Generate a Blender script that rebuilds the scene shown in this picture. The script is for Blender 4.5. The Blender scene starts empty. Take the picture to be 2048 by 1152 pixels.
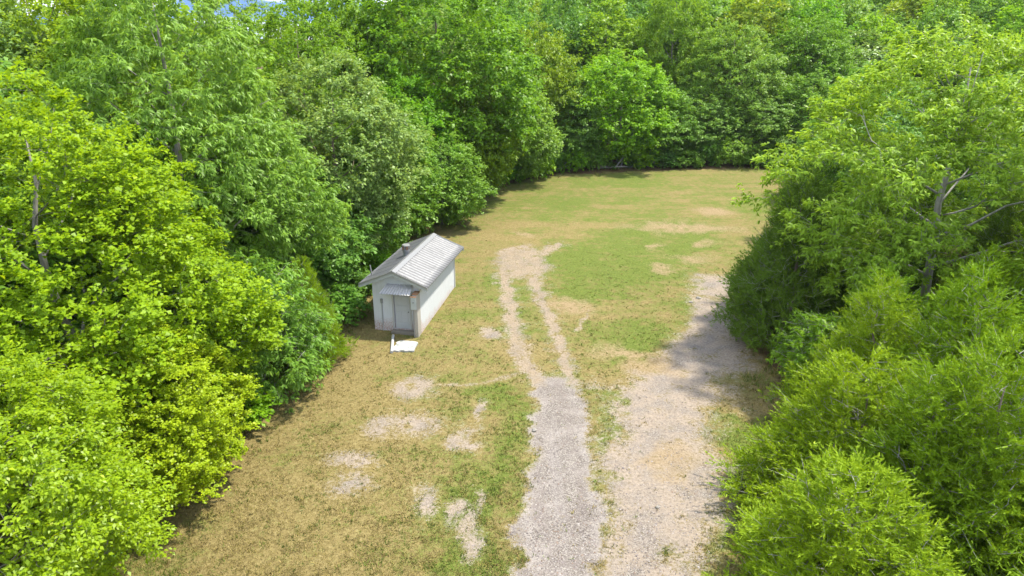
import bpy, math, random
import numpy as np
from mathutils import Vector, Matrix, Euler

SC = bpy.context.scene
COL = SC.collection
rng = np.random.default_rng(7)
random.seed(7)
R_ = math.radians

# ------------------------------------------------------------------ camera, sky, sun, exposure
cam_d = bpy.data.cameras.new('camera')
cam = bpy.data.objects.new('camera', cam_d)
COL.objects.link(cam)
cam.location = (0, 0, 15)
cam.rotation_euler = (R_(90 - 20), 0, 0)
cam_d.sensor_width = 36
cam_d.lens = 36 * 1400 / 2048
cam_d.clip_end = 3000
SC.camera = cam

SUN_EL, SUN_AZ = 63.0, 70.0          # azimuth clockwise from +Y (away from the camera)
sd = Vector((math.sin(R_(SUN_AZ)) * math.cos(R_(SUN_EL)), math.cos(R_(SUN_AZ)) * math.cos(R_(SUN_EL)), math.sin(R_(SUN_EL))))
CLOUD_SEED = 5.55
world = bpy.data.worlds.new('World')
SC.world = world
world.use_nodes = True
wn = world.node_tree.nodes
bg = wn['Background']
sky = wn.new('ShaderNodeTexSky')
sky.sky_type = 'NISHITA'
sky.sun_disc = False
sky.sun_elevation = R_(SUN_EL)
sky.sun_rotation = R_(SUN_AZ)
sky.air_density = 1.0
sky.dust_density = 0.0
sky.altitude = 1500
sky.ozone_density = 1.2
wl = world.node_tree.links
cap = wn.new('ShaderNodeMix'); cap.data_type = 'RGBA'; cap.blend_type = 'DARKEN'   # clear deep blue between the clouds
cap.inputs[0].default_value = 1.0
cap.inputs[7].default_value = (0.56, 1.02, 2.10, 1)
wl.new(sky.outputs[0], cap.inputs[6])
# clouds added for soft fill light, spread evenly on a flat layer overhead
tc = wn.new('ShaderNodeTexCoord'); sxyz = wn.new('ShaderNodeSeparateXYZ'); wl.new(tc.outputs['Generated'], sxyz.inputs[0])
def wmath(op, x, y=0.0):
    nd = wn.new('ShaderNodeMath'); nd.operation = op
    for q, v in zip(nd.inputs, (x, y)):
        if isinstance(v, (int, float)): q.default_value = v
        else: wl.new(v, q)
    return nd.outputs[0]
zc = wmath('ADD', wmath('MAXIMUM', sxyz.outputs[2], 0.0), 0.16)
cxyz = wn.new('ShaderNodeCombineXYZ')
wl.new(wmath('DIVIDE', sxyz.outputs[0], zc), cxyz.inputs[0]); wl.new(wmath('DIVIDE', sxyz.outputs[1], zc), cxyz.inputs[1])
cxyz.inputs[2].default_value = CLOUD_SEED
cn = wn.new('ShaderNodeTexNoise'); cn.inputs['Scale'].default_value = 1.1; cn.inputs['Detail'].default_value = 6; cn.inputs['Roughness'].default_value = 0.58
wl.new(cxyz.outputs[0], cn.inputs['Vector'])
cr = wn.new('ShaderNodeMapRange'); cr.inputs[1].default_value = 0.44; cr.inputs[2].default_value = 0.60; wl.new(cn.outputs[0], cr.inputs[0])
cm = wn.new('ShaderNodeMix'); cm.data_type = 'RGBA'
wl.new(cr.outputs[0], cm.inputs[0]); wl.new(cap.outputs[2], cm.inputs[6]); cm.inputs[7].default_value = (5.8, 5.9, 6.1, 1)
wl.new(cm.outputs[2], bg.inputs[0])
bg.inputs[1].default_value = 0.15
sun_d = bpy.data.lights.new('sun', 'SUN')
sun_d.energy = 2.4
sun_d.angle = R_(3.0)
sun_d.color = (1.0, 0.93, 0.80)
sun = bpy.data.objects.new('sun', sun_d)
sun.location = (40, 20, 80)
sun.rotation_euler = sd.to_track_quat('Z', 'Y').to_euler()
COL.objects.link(sun)

SC.view_settings.view_transform = 'Standard'
SC.view_settings.look = 'None'
SC.view_settings.gamma = 1
SC.view_settings.exposure = 1.8
SC.cycles.max_bounces = 5
SC.cycles.volume_bounces = 0
SC.cycles.diffuse_bounces = 4
SC.cycles.transmission_bounces = 3
SC.cycles.glossy_bounces = 1

# ------------------------------------------------------------------ numpy noise
def _hash(ix, iy, iz, seed):
    n = (ix.astype(np.int64) * 374761393 + iy.astype(np.int64) * 668265263 + iz.astype(np.int64) * 2147483647 + seed * 974634777) & 0xFFFFFFFF
    n = ((n ^ (n >> 13)) * 1274126177) & 0xFFFFFFFF
    return ((n ^ (n >> 16)) & 0xFFFFFF) / float(0xFFFFFF)

def noise3(x, y, z=None, seed=0):
    x = np.asarray(x, float); y = np.asarray(y, float)
    z = np.zeros_like(x) if z is None else np.asarray(z, float)
    ix, iy, iz = np.floor(x), np.floor(y), np.floor(z)
    fx, fy, fz = x - ix, y - iy, z - iz
    fx, fy, fz = [f * f * (3 - 2 * f) for f in (fx, fy, fz)]
    r = 0
    for a in (0, 1):
        for b in (0, 1):
            for c in (0, 1):
                wgt = (fx if a else 1 - fx) * (fy if b else 1 - fy) * (fz if c else 1 - fz)
                r = r + wgt * _hash(ix + a, iy + b, iz + c, seed)
    return r * 2 - 1

def fbm(x, y, z=None, seed=0, oct=4):
    a, s, f = 0, 1.0, 1.0
    for o in range(oct):
        a = a + s * noise3(np.asarray(x) * f, np.asarray(y) * f, None if z is None else np.asarray(z) * f, seed + o * 17)
        s *= 0.5; f *= 2.03
    return a / 1.6

def sstep(a, b, x):
    t = np.clip((x - a) / (b - a), 0, 1)
    return t * t * (3 - 2 * t)

def nrm(v):
    return v / np.maximum(np.linalg.norm(v, axis=-1, keepdims=True), 1e-9)

# ------------------------------------------------------------------ tagging and mesh helpers
def tag(o, label=None, cat=None, group=None, kind=None):
    if label: o['label'] = label
    if cat: o['category'] = cat
    if group: o['group'] = group
    if kind: o['kind'] = kind
    return o

def link(name, me, mat=None, parent=None):
    o = bpy.data.objects.new(name, me)
    COL.objects.link(o)
    if mat is not None and me is not None:
        me.materials.append(mat)
    if parent is not None:
        o.parent = parent
    return o

def empty(name, loc=(0, 0, 0), rz=0):
    o = bpy.data.objects.new(name, None)
    COL.objects.link(o)
    o.location = loc
    o.rotation_euler = (0, 0, rz)
    o.empty_display_size = 0.3
    return o

def np_mesh(name, V, Fc, smooth=False):
    """V (n,3), Fc (m,k) faces of equal size"""
    me = bpy.data.meshes.new(name)
    V = np.ascontiguousarray(V, np.float32); Fc = np.ascontiguousarray(Fc, np.int32)
    k = Fc.shape[1]
    me.vertices.add(len(V)); me.vertices.foreach_set('co', V.ravel())
    me.loops.add(Fc.size); me.loops.foreach_set('vertex_index', Fc.ravel())
    me.polygons.add(len(Fc))
    me.polygons.foreach_set('loop_start', np.arange(0, Fc.size, k, dtype=np.int32))
    me.polygons.foreach_set('loop_total', np.full(len(Fc), k, np.int32))
    if smooth:
        me.polygons.foreach_set('use_smooth', np.ones(len(Fc), bool))
    me.update(calc_edges=True)
    return me

class MB:
    """collects boxes, prisms, tubes into one mesh"""
    def __init__(self): self.v = []; self.f = []
    def add(self, vs, fs):
        n = len(self.v); self.v += [tuple(p) for p in vs]; self.f += [tuple(i + n for i in f) for f in fs]; return self
    def box(self, x0, x1, y0, y1, z0, z1):
        return self.add([(x0, y0, z0), (x1, y0, z0), (x1, y1, z0), (x0, y1, z0), (x0, y0, z1), (x1, y0, z1), (x1, y1, z1), (x0, y1, z1)],
                        [(3, 2, 1, 0), (4, 5, 6, 7), (0, 1, 5, 4), (1, 2, 6, 5), (2, 3, 7, 6), (3, 0, 4, 7)])
    def tube(self, pts, rad, n=8, cap=True):
        pts = [Vector(p) for p in pts]
        rings = []
        for i, p in enumerate(pts):
            d = (pts[min(i + 1, len(pts) - 1)] - pts[max(i - 1, 0)]).normalized()
            a = d.orthogonal().normalized() if abs(d.z) < 0.98 else Vector((1, 0, 0))
            a = (a - d * a.dot(d)).normalized(); b = d.cross(a)
            r = rad[i] if hasattr(rad, '__len__') else rad
            rings.append([p + (a * math.cos(2 * math.pi * k / n) + b * math.sin(2 * math.pi * k / n)) * r for k in range(n)])
        vs = [q for r in rings for q in r]
        fs = [(i * n + k, i * n + (k + 1) % n, (i + 1) * n + (k + 1) % n, (i + 1) * n + k) for i in range(len(pts) - 1) for k in range(n)]
        if cap:
            fs.append(tuple(range(n - 1, -1, -1))); fs.append(tuple((len(pts) - 1) * n + k for k in range(n)))
        return self.add(vs, fs)
    def build(self, name, mat, parent=None, bevel=0, smooth=False):
        me = bpy.data.meshes.new(name)
        me.from_pydata(self.v, [], self.f)
        if smooth: me.polygons.foreach_set('use_smooth', [True] * len(me.polygons))
        me.update()
        o = link(name, me, mat, parent)
        if bevel:
            m = o.modifiers.new('bevel', 'BEVEL'); m.width = bevel; m.segments = 2; m.limit_method = 'ANGLE'
        return o

# ------------------------------------------------------------------ materials
class NT:
    def __init__(self, name):
        self.m = bpy.data.materials.new(name); self.m.use_nodes = True
        self.t = self.m.node_tree; self.n = self.t.nodes; self.l = self.t.links
        self.out = self.n['Material Output']; self.p = self.n['Principled BSDF']
    def node(self, typ, **kw):
        nd = self.n.new(typ)
        for k, v in kw.items(): setattr(nd, k, v)
        return nd
    def lk(self, a, b): self.l.new(a, b)
    def val(self, sock, x):
        if hasattr(x, 'is_output') or hasattr(x, 'links'): self.lk(x, sock)
        else: sock.default_value = x
    def mix(self, f, a, b, blend='MIX'):
        nd = self.node('ShaderNodeMix', data_type='RGBA', blend_type=blend)
        self.val(nd.inputs[0], f)
        for s, x in ((nd.inputs[6], a), (nd.inputs[7], b)):
            self.val(s, (*x, 1) if isinstance(x, tuple) and len(x) == 3 else x)
        return nd.outputs[2]
    def math(self, op, a, b=0.0, clamp=False):
        nd = self.node('ShaderNodeMath', operation=op, use_clamp=clamp)
        self.val(nd.inputs[0], a); self.val(nd.inputs[1], b)
        return nd.outputs[0]
    def noise(self, scale, detail=4, rough=0.6, vec=None, dist=0):
        nd = self.node('ShaderNodeTexNoise')
        nd.inputs['Scale'].default_value = scale; nd.inputs['Detail'].default_value = detail
        nd.inputs['Roughness'].default_value = rough; nd.inputs['Distortion'].default_value = dist
        if vec is not None: self.lk(vec, nd.inputs['Vector'])
        return nd.outputs[0]
    def ramp(self, fac, stops):
        nd = self.node('ShaderNodeValToRGB')
        while len(nd.color_ramp.elements) < len(stops): nd.color_ramp.elements.new(0.5)
        for e, (p, c) in zip(nd.color_ramp.elements, stops):
            e.position = p; e.color = (*c, 1) if len(c) == 3 else c
        self.lk(fac, nd.inputs[0]); return nd.outputs[0]
    def range(self, x, a, b, c=0.0, d=1.0):
        nd = self.node('ShaderNodeMapRange'); self.lk(x, nd.inputs[0])
        nd.inputs[1].default_value = a; nd.inputs[2].default_value = b; nd.inputs[3].default_value = c; nd.inputs[4].default_value = d
        return nd.outputs[0]
    def bump(self, h, strength, dist):
        nd = self.node('ShaderNodeBump'); self.lk(h, nd.inputs['Height'])
        nd.inputs['Strength'].default_value = strength; nd.inputs['Distance'].default_value = dist
        self.lk(nd.outputs[0], self.p.inputs['Normal']); return nd
    def pos(self): return self.node('ShaderNodeNewGeometry').outputs['Position']
    def obj(self): return self.node('ShaderNodeTexCoord').outputs['Object']

def leaf_mat(name, c_lo, c_hi, trans=0.35, spec=0.35, rough=0.45, tip=None):
    k = NT(name)
    geo = k.node('ShaderNodeNewGeometry'); oi = k.node('ShaderNodeObjectInfo')
    c = k.mix(geo.outputs['Random Per Island'], c_lo, c_hi)
    big = k.noise(0.55, 2, 0.5, k.obj())
    c = k.mix(k.range(big, 0.38, 0.66, 0.0, 0.55), c, tuple(x * y for x, y in zip(c_hi, (1.10, 1.06, 0.9))))
    # a few yellowing or pale leaves
    rare = k.math('GREATER_THAN', geo.outputs['Random Per Island'], 0.985)
    c = k.mix(k.math('MULTIPLY', rare, 0.45), c, tip or tuple(min(1, x * y) for x, y in zip(c_hi, (1.7, 1.3, 1.1))))
    hs = k.node('ShaderNodeHueSaturation')
    k.lk(k.range(oi.outputs['Random'], 0, 1, 0.488, 0.512), hs.inputs['Hue'])
    k.lk(k.range(oi.outputs['Random'], 0, 1, 1.10, 0.88), hs.inputs['Value'])
    k.lk(c, hs.inputs['Color'])
    c = hs.outputs[0]
    k.lk(c, k.p.inputs['Base Color'])
    k.p.inputs['Roughness'].default_value = rough
    k.p.inputs['Specular IOR Level'].default_value = spec
    tr = k.node('ShaderNodeBsdfTranslucent')
    k.lk(k.mix(1.0, c, (1.35, 1.2, 0.6), 'MULTIPLY'), tr.inputs[0])
    mx = k.node('ShaderNodeMixShader'); mx.inputs[0].default_value = trans + 0.12
    k.lk(k.p.outputs[0], mx.inputs[1]); k.lk(tr.outputs[0], mx.inputs[2])
    k.lk(mx.outputs[0], k.out.inputs[0])
    return k.m

def bark_mat(name, a, b):
    k = NT(name)
    mp = k.node('ShaderNodeMapping'); mp.inputs['Scale'].default_value = (9, 9, 2); k.lk(k.obj(), mp.inputs[0])
    n = k.noise(1.0, 5, 0.65, mp.outputs[0])
    k.lk(k.ramp(n, [(0.3, a), (0.7, b)]), k.p.inputs['Base Color'])
    k.p.inputs['Roughness'].default_value = 0.9
    k.bump(n, 0.6, 0.03)
    return k.m

def plain_mat(name, c, rough=0.6, metal=0.0, var=0.12, scale=6, bump=0.0):
    k = NT(name)
    n = k.noise(scale, 5, 0.65, k.obj())
    k.lk(k.mix(n, tuple(x * (1 - var) for x in c), tuple(min(1, x * (1 + var)) for x in c)), k.p.inputs['Base Color'])
    k.p.inputs['Roughness'].default_value = rough; k.p.inputs['Metallic'].default_value = metal
    if bump: k.bump(n, 0.5, bump)
    return k.m

M = {}
M['maple'] = leaf_mat('maple leaf', (0.195, 0.32, 0.008), (0.345, 0.51, 0.018), 0.34)
M['elm'] = leaf_mat('elm leaf', (0.185, 0.312, 0.008), (0.325, 0.485, 0.016), 0.36, rough=0.4)
M['droop'] = leaf_mat('drooping leaf', (0.115, 0.25, 0.026), (0.235, 0.44, 0.065), 0.30, spec=0.3, rough=0.45)
M['hickory'] = leaf_mat('hickory leaf', (0.188, 0.32, 0.016), (0.335, 0.53, 0.05), 0.34, spec=0.3, rough=0.45)
M['greyoak'] = leaf_mat('grey green leaf', (0.125, 0.24, 0.052), (0.25, 0.4, 0.105), 0.25, spec=0.35, rough=0.42)
M['oak'] = leaf_mat('oak leaf', (0.115, 0.24, 0.011), (0.21, 0.4, 0.022), 0.32)
M['walnut'] = leaf_mat('walnut leaf', (0.135, 0.26, 0.01), (0.24, 0.41, 0.02), 0.36)
M['green'] = leaf_mat('green leaf', (0.095, 0.225, 0.024), (0.2, 0.39, 0.048), 0.32)
M['bright'] = leaf_mat('bright leaf', (0.13, 0.31, 0.008), (0.235, 0.47, 0.018), 0.36)
M['olive'] = leaf_mat('olive leaf', (0.14, 0.25, 0.01), (0.25, 0.38, 0.02), 0.32)
M['dark'] = leaf_mat('dark leaf', (0.085, 0.205, 0.026), (0.17, 0.345, 0.052), 0.28)
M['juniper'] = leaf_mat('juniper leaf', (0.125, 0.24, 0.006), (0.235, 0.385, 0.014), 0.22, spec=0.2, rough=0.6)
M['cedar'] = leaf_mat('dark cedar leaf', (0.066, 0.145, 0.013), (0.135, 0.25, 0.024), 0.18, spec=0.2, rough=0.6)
M['bark_grey'] = bark_mat('grey bark', (0.12, 0.112, 0.094), (0.30, 0.285, 0.255))
M['bark_brown'] = bark_mat('brown bark', (0.075, 0.055, 0.04), (0.22, 0.18, 0.14))
M['bark_pale'] = bark_mat('pale dead bark', (0.22, 0.21, 0.19), (0.40, 0.385, 0.36))

# ------------------------------------------------------------------ the lie of the land
def G(x, y):
    x = np.asarray(x, float); y = np.asarray(y, float)
    h = 0.035 * np.clip(y - 30, 0, 60)
    h = h + 0.21 * np.clip(y - 84, 0, 170) * sstep(-45, 15, x)
    h = h + 0.10 * np.clip(-x - 22, 0, 40) * sstep(20, 60, y) * 0.3
    und = fbm(x * 0.12, y * 0.12, seed=3, oct=2) * 0.10 * sstep(0.6, 5, np.hypot((x + 5.4) / 1.0, (y - 37) / 2.2) - 2.0)
    return h + und

CLEAR = [(-14, 6), (-13.2, 16), (-12, 22), (-11.5, 27), (-9.8, 31), (-9.6, 36), (-9, 42), (-7.6, 50), (-4, 60), (-1.5, 66), (3.9, 71), (17, 73.3), (27, 73.8), (30, 70), (27, 60), (21, 50), (17, 42), (13.5, 36), (12, 30), (11.5, 24), (9, 18), (8, 14), (8, 6)]
POLY = {
 'drive': [(0.85, 29.59), (3.08, 29.59), (3.39, 26.96), (3.3, 24.14), (3.18, 21.46), (3.27, 20.01), (3.24, 18.0), (2.81, 16.45), (2.28, 13.82), (2.2, 6), (-0.4, 6), (-0.31, 13.82), (-0.06, 16.45), (-0.14, 18.48), (0.27, 20.01), (0.2, 21.76), (0.59, 23.07), (0.75, 25.69)],
 'yard': [(13.46, 42.9), (12.05, 42.45), (11.76, 39.11), (10.85, 37.61), (9.36, 34.89), (6.73, 30.87), (5.35, 28.34), (4.37, 26.96), (3.74, 28.1), (3.99, 25.69), (4.24, 24.51), (3.4, 22.73), (2.9, 21.16), (2.8, 20.01), (2.6, 18.0), (2.3, 15.0), (2.2, 10.0), (4.4, 10.0), (4.6, 15.0), (5.0, 17.6), (5.6, 18.9), (6.6, 20.01), (7.1, 21.16), (7.0, 22.4), (6.9, 23.07), (7.7, 24.51), (8.8, 25.69), (9.4, 27.87), (10.9, 29.85), (12.3, 31.93), (13.63, 35.54), (14.98, 41.57)],
 'apron': [(-1.31, 44.8), (-0.5, 47.94), (1.3, 48.5), (2.15, 47.39), (2.2, 42.9), (1.16, 42.63), (-0.45, 42.27)],
 'green_strip': [(-3.29, 28.58), (0.26, 29.33), (0.75, 25.69), (0.59, 23.07), (0.11, 21.16), (-0.14, 18.48), (-0.13, 15.52), (-0.3, 6), (-2.3, 6), (-2.31, 15.52), (-2.1, 19.74), (-1.2, 22.4), (-0.82, 25.69), (-1.85, 27.41)],
 'green_mid': [(2.32, 43.36), (3.39, 47.39), (5.93, 51.49), (9.54, 55.12), (12.76, 57.03), (16.37, 53.45), (14.69, 47.39), (12.93, 43.36), (10.2, 39.9), (7.04, 39.11), (4.5, 37.61), (2.23, 38.35)],
 'green_low': [(4.29, 35.54), (8.41, 35.54), (10.92, 39.11), (11.32, 38.35), (6.92, 31.93), (5.02, 30.87), (3.46, 32.49)],
 'green_right': [(7.47, 24.14), (8.79, 25.28), (10.51, 24.89), (9.91, 22.08), (8.14, 20.01), (6.55, 18.0), (5.34, 17.55), (6.57, 20.57)],
 'green_sliver': [(3.65, 28.34), (4.47, 26.1), (4.09, 24.14), (3.47, 23.07), (3.34, 24.51)],
}
LINE = {
 'track_l': [(1.17, 28.58), (0.63, 30.87), (0.28, 33.06), (-0.18, 38.35), (-0.61, 42.45), (-0.31, 45.81), (0.75, 47.94)],
 'track_r': [(2.65, 28.58), (2.57, 31.39), (2.33, 33.96), (1.77, 37.98), (1.45, 41.57), (1.85, 45.81), (3.3, 48.73)],
 'edge_path': [(-3.27, 28.34), (-1.46, 28.44), (0.38, 29.59)],
 'streak': [(3.58, 34.39), (4.37, 36.9)],
}
BARE = [(-4.33, 28.1, 1.08, 1.18), (-5.54, 24.89, 0.85, 1.0), (-3.92, 24.97, 1.35, 1.02), (-1.99, 23.59, 0.78, 0.93), (-5.94, 22.31, 1.11, 0.65), (-5.81, 20.86, 0.78, 0.7), (-2.87, 19.88, 0.48, 1.29), (-1.43, 18.48, 0.39, 1.33), (-1.99, 19.48, 0.3, 1.04), (-1.09, 20.01, 0.24, 0.82), (-1.25, 26.1, 0.21, 0.84), (-1.03, 33.77, 0.79, 0.72)]
SAND = [(12.43, 53.45, 2.17, 1.75), (10.24, 47.72, 0.71, 0.77), (12.96, 46.11, 1.55, 0.93), (13.61, 49.42, 0.92, 0.71), (16.72, 57.8, 1.48, 1.25), (3.1, 38.2, 1.23, 0.82), (0.79, 50.87, 0.83, 0.49), (10.09, 43.83, 0.83, 0.66), (5.42, 31.93, 1.5, 0.88), (6.73, 30.87, 1.46, 1.31), (5.5, 22.24, 0.83, 0.8), (13.07, 52.78, 3.5, 1.05)]

def poly_sd(x, y, P):
    P = np.array(P, float); d = np.full(x.shape, 1e9); ins = np.zeros(x.shape, bool)
    for i in range(len(P)):
        a, b = P[i], P[(i + 1) % len(P)]
        e = b - a; t = np.clip(((x - a[0]) * e[0] + (y - a[1]) * e[1]) / (e @ e), 0, 1)
        d = np.minimum(d, np.hypot(x - a[0] - t * e[0], y - a[1] - t * e[1]))
        c = (a[1] > y) != (b[1] > y)
        with np.errstate(divide='ignore', invalid='ignore'):
            ins ^= c & (x < (b[0] - a[0]) * (y - a[1]) / (b[1] - a[1] + 1e-12) + a[0])
    return np.where(ins, -d, d)

def line_d(x, y, P):
    P = np.array(P, float); d = np.full(x.shape, 1e9)
    for a, b in zip(P[:-1], P[1:]):
        e = b - a; t = np.clip(((x - a[0]) * e[0] + (y - a[1]) * e[1]) / (e @ e), 0, 1)
        d = np.minimum(d, np.hypot(x - a[0] - t * e[0], y - a[1] - t * e[1]))
    return d

def masks(x, y):
    """gravel, green, sand, litter, smoothness-of-gravel at world x, y"""
    x = np.asarray(x, float); y = np.asarray(y, float)
    n0 = fbm(x * 0.35, y * 0.35, seed=7, oct=3); n1 = fbm(x * 0.8, y * 0.8, seed=11); n2 = fbm(x * 2.6, y * 2.6, seed=23); n3 = fbm(x * 0.25, y * 0.25, seed=31, oct=3)
    wx = x + 0.55 * fbm(x * 0.9 + 40, y * 0.9, seed=51) + 0.9 * fbm(x * 0.3 + 9, y * 0.3, seed=53, oct=2)
    wy = y + 0.8 * fbm(x * 0.9, y * 0.9 + 40, seed=57) + 1.2 * fbm(x * 0.3, y * 0.3 + 9, seed=59, oct=2)
    qx = x + 0.35 * fbm(x * 1.3 + 4, y * 1.3, seed=61); qy = y + 0.25 * fbm(x * 1.3, y * 1.3 + 4, seed=63)
    nz = n1 * 0.6 + n2 * 0.45
    drive = sstep(0.22, -0.80, poly_sd(qx, qy, POLY['drive']) + nz * 0.7)
    yard = sstep(1.4, -1.0, poly_sd(wx, wy, POLY['yard']) + nz * 1.3) * np.clip(0.92 + 0.5 * n1 + 0.35 * n2, 0.2, 1)
    apr = sstep(0.9, -0.8, poly_sd(wx, wy, POLY['apron']) + nz * 1.4) * np.clip(0.8 + 0.5 * n2 + 0.3 * n1, 0.1, 1)
    tk = np.clip(0.84 + 0.42 * n2 + 0.4 * n1, 0.1, 1)
    tr = np.maximum(sstep(0.74, 0.05, line_d(qx, qy, LINE['track_l']) + nz * 0.4), sstep(0.68, 0.05, line_d(qx, qy, LINE['track_r']) + nz * 0.4)) * tk
    tr = np.maximum(tr, sstep(0.30, 0.02, line_d(qx, qy, LINE['edge_path']) + nz * 0.25) * 0.5)
    tr = np.maximum(tr, sstep(0.25, 0.02, line_d(qx, qy, LINE['streak']) + nz * 0.3) * 0.6)
    mid = sstep(1.5, 0.3, np.minimum(line_d(x, y, LINE['track_l']), line_d(x, y, LINE['track_r']))) * sstep(-0.15, 0.5, n2 + n1 * 0.5) * 0.5 * (y > 28)
    bare = np.zeros_like(x)
    for cx, cy, a, b in BARE:
        r = np.hypot((qx - cx) / (a * 1.05), (qy - cy) / (b * 1.05))
        bare = np.maximum(bare, sstep(1.6, 0.1, r + nz * 1.0) * np.clip(0.78 + 0.5 * n2 + 0.2 * n1, 0.1, 1))
    gravel = np.maximum.reduce([drive, yard, apr, tr, mid, bare])
    sand = np.zeros_like(x)
    for cx, cy, a, b in SAND:
        r = np.hypot((wx - cx) / (a * 1.15), (wy - cy) / (b * 1.15))
        sand = np.maximum(sand, sstep(1.75, 0.1, r + nz * 1.2 + n0 * 0.5) * np.clip(0.85 + 0.4 * n2 + 0.3 * n1, 0.1, 1))
    sand = np.maximum(sand, np.maximum(tr, apr) * 0.62)
    green = np.zeros_like(x)
    for kname, soft in (('green_strip', 0.9), ('green_mid', 2.2), ('green_low', 1.3), ('green_right', 1.0), ('green_sliver', 0.5)):
        green = np.maximum(green, sstep(soft * 0.6, -soft * 0.7, poly_sd(wx, wy, POLY[kname]) + nz * soft * 1.2))
    base = 0.34 + 0.40 * n3 + 0.30 * n1 + 0.10 * sstep(26, 40, y) + 0.16 * sstep(46, 64, y)
    dry = sstep(-3.0, -6.5, x) * sstep(31, 24, y)
    base = base - 0.22 * dry
    green = np.clip(np.maximum(base, green * (0.80 + 0.35 * n1)), 0, 1)
    cl = poly_sd(x, y, CLEAR)
    litter = sstep(-0.8, 0.9, cl + nz * 1.4)
    gravel = gravel * (1 - litter)
    return gravel, green, sand, litter, drive

# ground sheet: fine where the clearing is, coarse out to the horizon
def axis(f0, f1, step, far0, far1, n):
    fine = np.arange(f0, f1 + step / 2, step)
    a = f0 - (f0 - far0) * (np.linspace(1, 0, n, endpoint=False) ** 2.2)
    b = f1 + (far1 - f1) * (np.linspace(0, 1, n + 1)[1:] ** 2.2)
    return np.concatenate([a, fine, b])
gx = axis(-15, 18, 0.16, -900, 900, 34)
gy = np.concatenate([axis(11, 50, 0.16, -300, 50.01, 14)[:-14], np.arange(50.3, 90, 0.32), 90 + (1500 - 90) * (np.linspace(0, 1, 34)[1:] ** 2.2)])
XX, YY = np.meshgrid(gx, gy)
xf, yf = XX.ravel(), YY.ravel()
gv, gn, sn, lt, dv = masks(xf, yf)
zz = G(xf, yf)
zz = zz - 0.03 * dv + 0.02 * fbm(xf * 1.7, yf * 1.7, seed=5, oct=3) * (1 - sstep(60, 120, np.hypot(xf, yf)))
nx, ny = len(gx), len(gy)
idx = np.arange(nx * ny).reshape(ny, nx)
Fq = np.stack([idx[:-1, :-1], idx[:-1, 1:], idx[1:, 1:], idx[1:, :-1]], -1).reshape(-1, 4)
gme = np_mesh('ground', np.stack([xf, yf, zz], -1), Fq, smooth=True)
att = gme.color_attributes.new('cover', 'FLOAT_COLOR', 'POINT')
att.data.foreach_set('color', np.stack([gv, gn, sn, lt], -1).astype(np.float32).ravel())
att2 = gme.attributes.new('drive', 'FLOAT', 'POINT')
att2.data.foreach_set('value', dv.astype(np.float32))

k = NT('dry lawn, gravel and leaf litter')
P = k.pos()
ca = k.node('ShaderNodeVertexColor', layer_name='cover')
sp = k.node('ShaderNodeSeparateColor'); k.lk(ca.outputs[0], sp.inputs[0])
gr_, gn_, sa_, li_ = sp.outputs[0], sp.outputs[1], sp.outputs[2], ca.outputs[1]
dr_ = k.node('ShaderNodeAttribute', attribute_name='drive').outputs['Fac']
fine = k.noise(9, 5, 0.7, P); mid = k.noise(2.2, 5, 0.65, P); tiny = k.noise(32, 3, 0.7, P)
tan = k.ramp(fine, [(0.25, (0.100, 0.077, 0.028)), (0.5, (0.203, 0.160, 0.063)), (0.75, (0.308, 0.252, 0.113))])
grn = k.ramp(fine, [(0.25, (0.055, 0.078, 0.013)), (0.55, (0.118, 0.152, 0.027)), (0.8, (0.195, 0.218, 0.052))])
gfac = k.math('ADD', gn_, k.math('MULTIPLY', k.math('SUBTRACT', mid, 0.5), 1.5))
gfac = k.math('ADD', gfac, k.math('MULTIPLY', k.math('SUBTRACT', fine, 0.5), 1.3))
mpm = k.node('ShaderNodeMapping'); mpm.inputs['Scale'].default_value = (0.10, 0.9, 1); mpm.inputs['Rotation'].default_value = (0, 0, 0.12); k.lk(P, mpm.inputs[0])
gfac = k.math('ADD', gfac, k.math('MULTIPLY', k.math('SUBTRACT', k.noise(1.0, 3, 0.6, mpm.outputs[0]), 0.5), 0.9))    # passes of the mower
lawn = k.mix(k.range(gfac, 0.18, 0.78), tan, grn)
sandc = k.ramp(fine, [(0.25, (0.185, 0.128, 0.062)), (0.7, (0.320, 0.245, 0.145))])
sfac = k.range(k.math('ADD', sa_, k.math('MULTIPLY', k.math('SUBTRACT', fine, 0.5), 1.6)), 0.25, 0.85)
lawn = k.mix(k.math('MULTIPLY', sfac, 0.92), lawn, sandc)
vor = k.node('ShaderNodeTexVoronoi'); vor.inputs['Scale'].default_value = 30; k.lk(P, vor.inputs['Vector'])
stone = k.node('ShaderNodeSeparateColor'); k.lk(vor.outputs['Color'], stone.inputs[0])
gravc = k.ramp(stone.outputs[0], [(0.0, (0.092, 0.079, 0.068)), (0.45, (0.179, 0.155, 0.136)), (0.75, (0.238, 0.211, 0.186)), (1.0, (0.335, 0.308, 0.272))])
pale = k.ramp(fine, [(0.25, (0.170, 0.137, 0.108)), (0.7, (0.345, 0.287, 0.226))])
blot = k.noise(0.8, 4, 0.6, P)
yardc = k.mix(k.range(blot, 0.30, 0.55), gravc, pale)
dfine = k.math('ADD', dr_, k.math('MULTIPLY', k.math('SUBTRACT', mid, 0.5), 0.9))
shoulder = k.mix(0.62, gravc, (0.29, 0.262, 0.238))
drivec = k.mix(k.range(dfine, 0.55, 1.05), shoulder, gravc)
drivec = k.mix(k.math('MULTIPLY', k.range(blot, 0.48, 0.66), 0.6), drivec, (0.33, 0.298, 0.27))
drivec = k.mix(k.math('MULTIPLY', k.range(mid, 0.46, 0.36), 0.5), drivec, (0.15, 0.123, 0.112))
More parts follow.
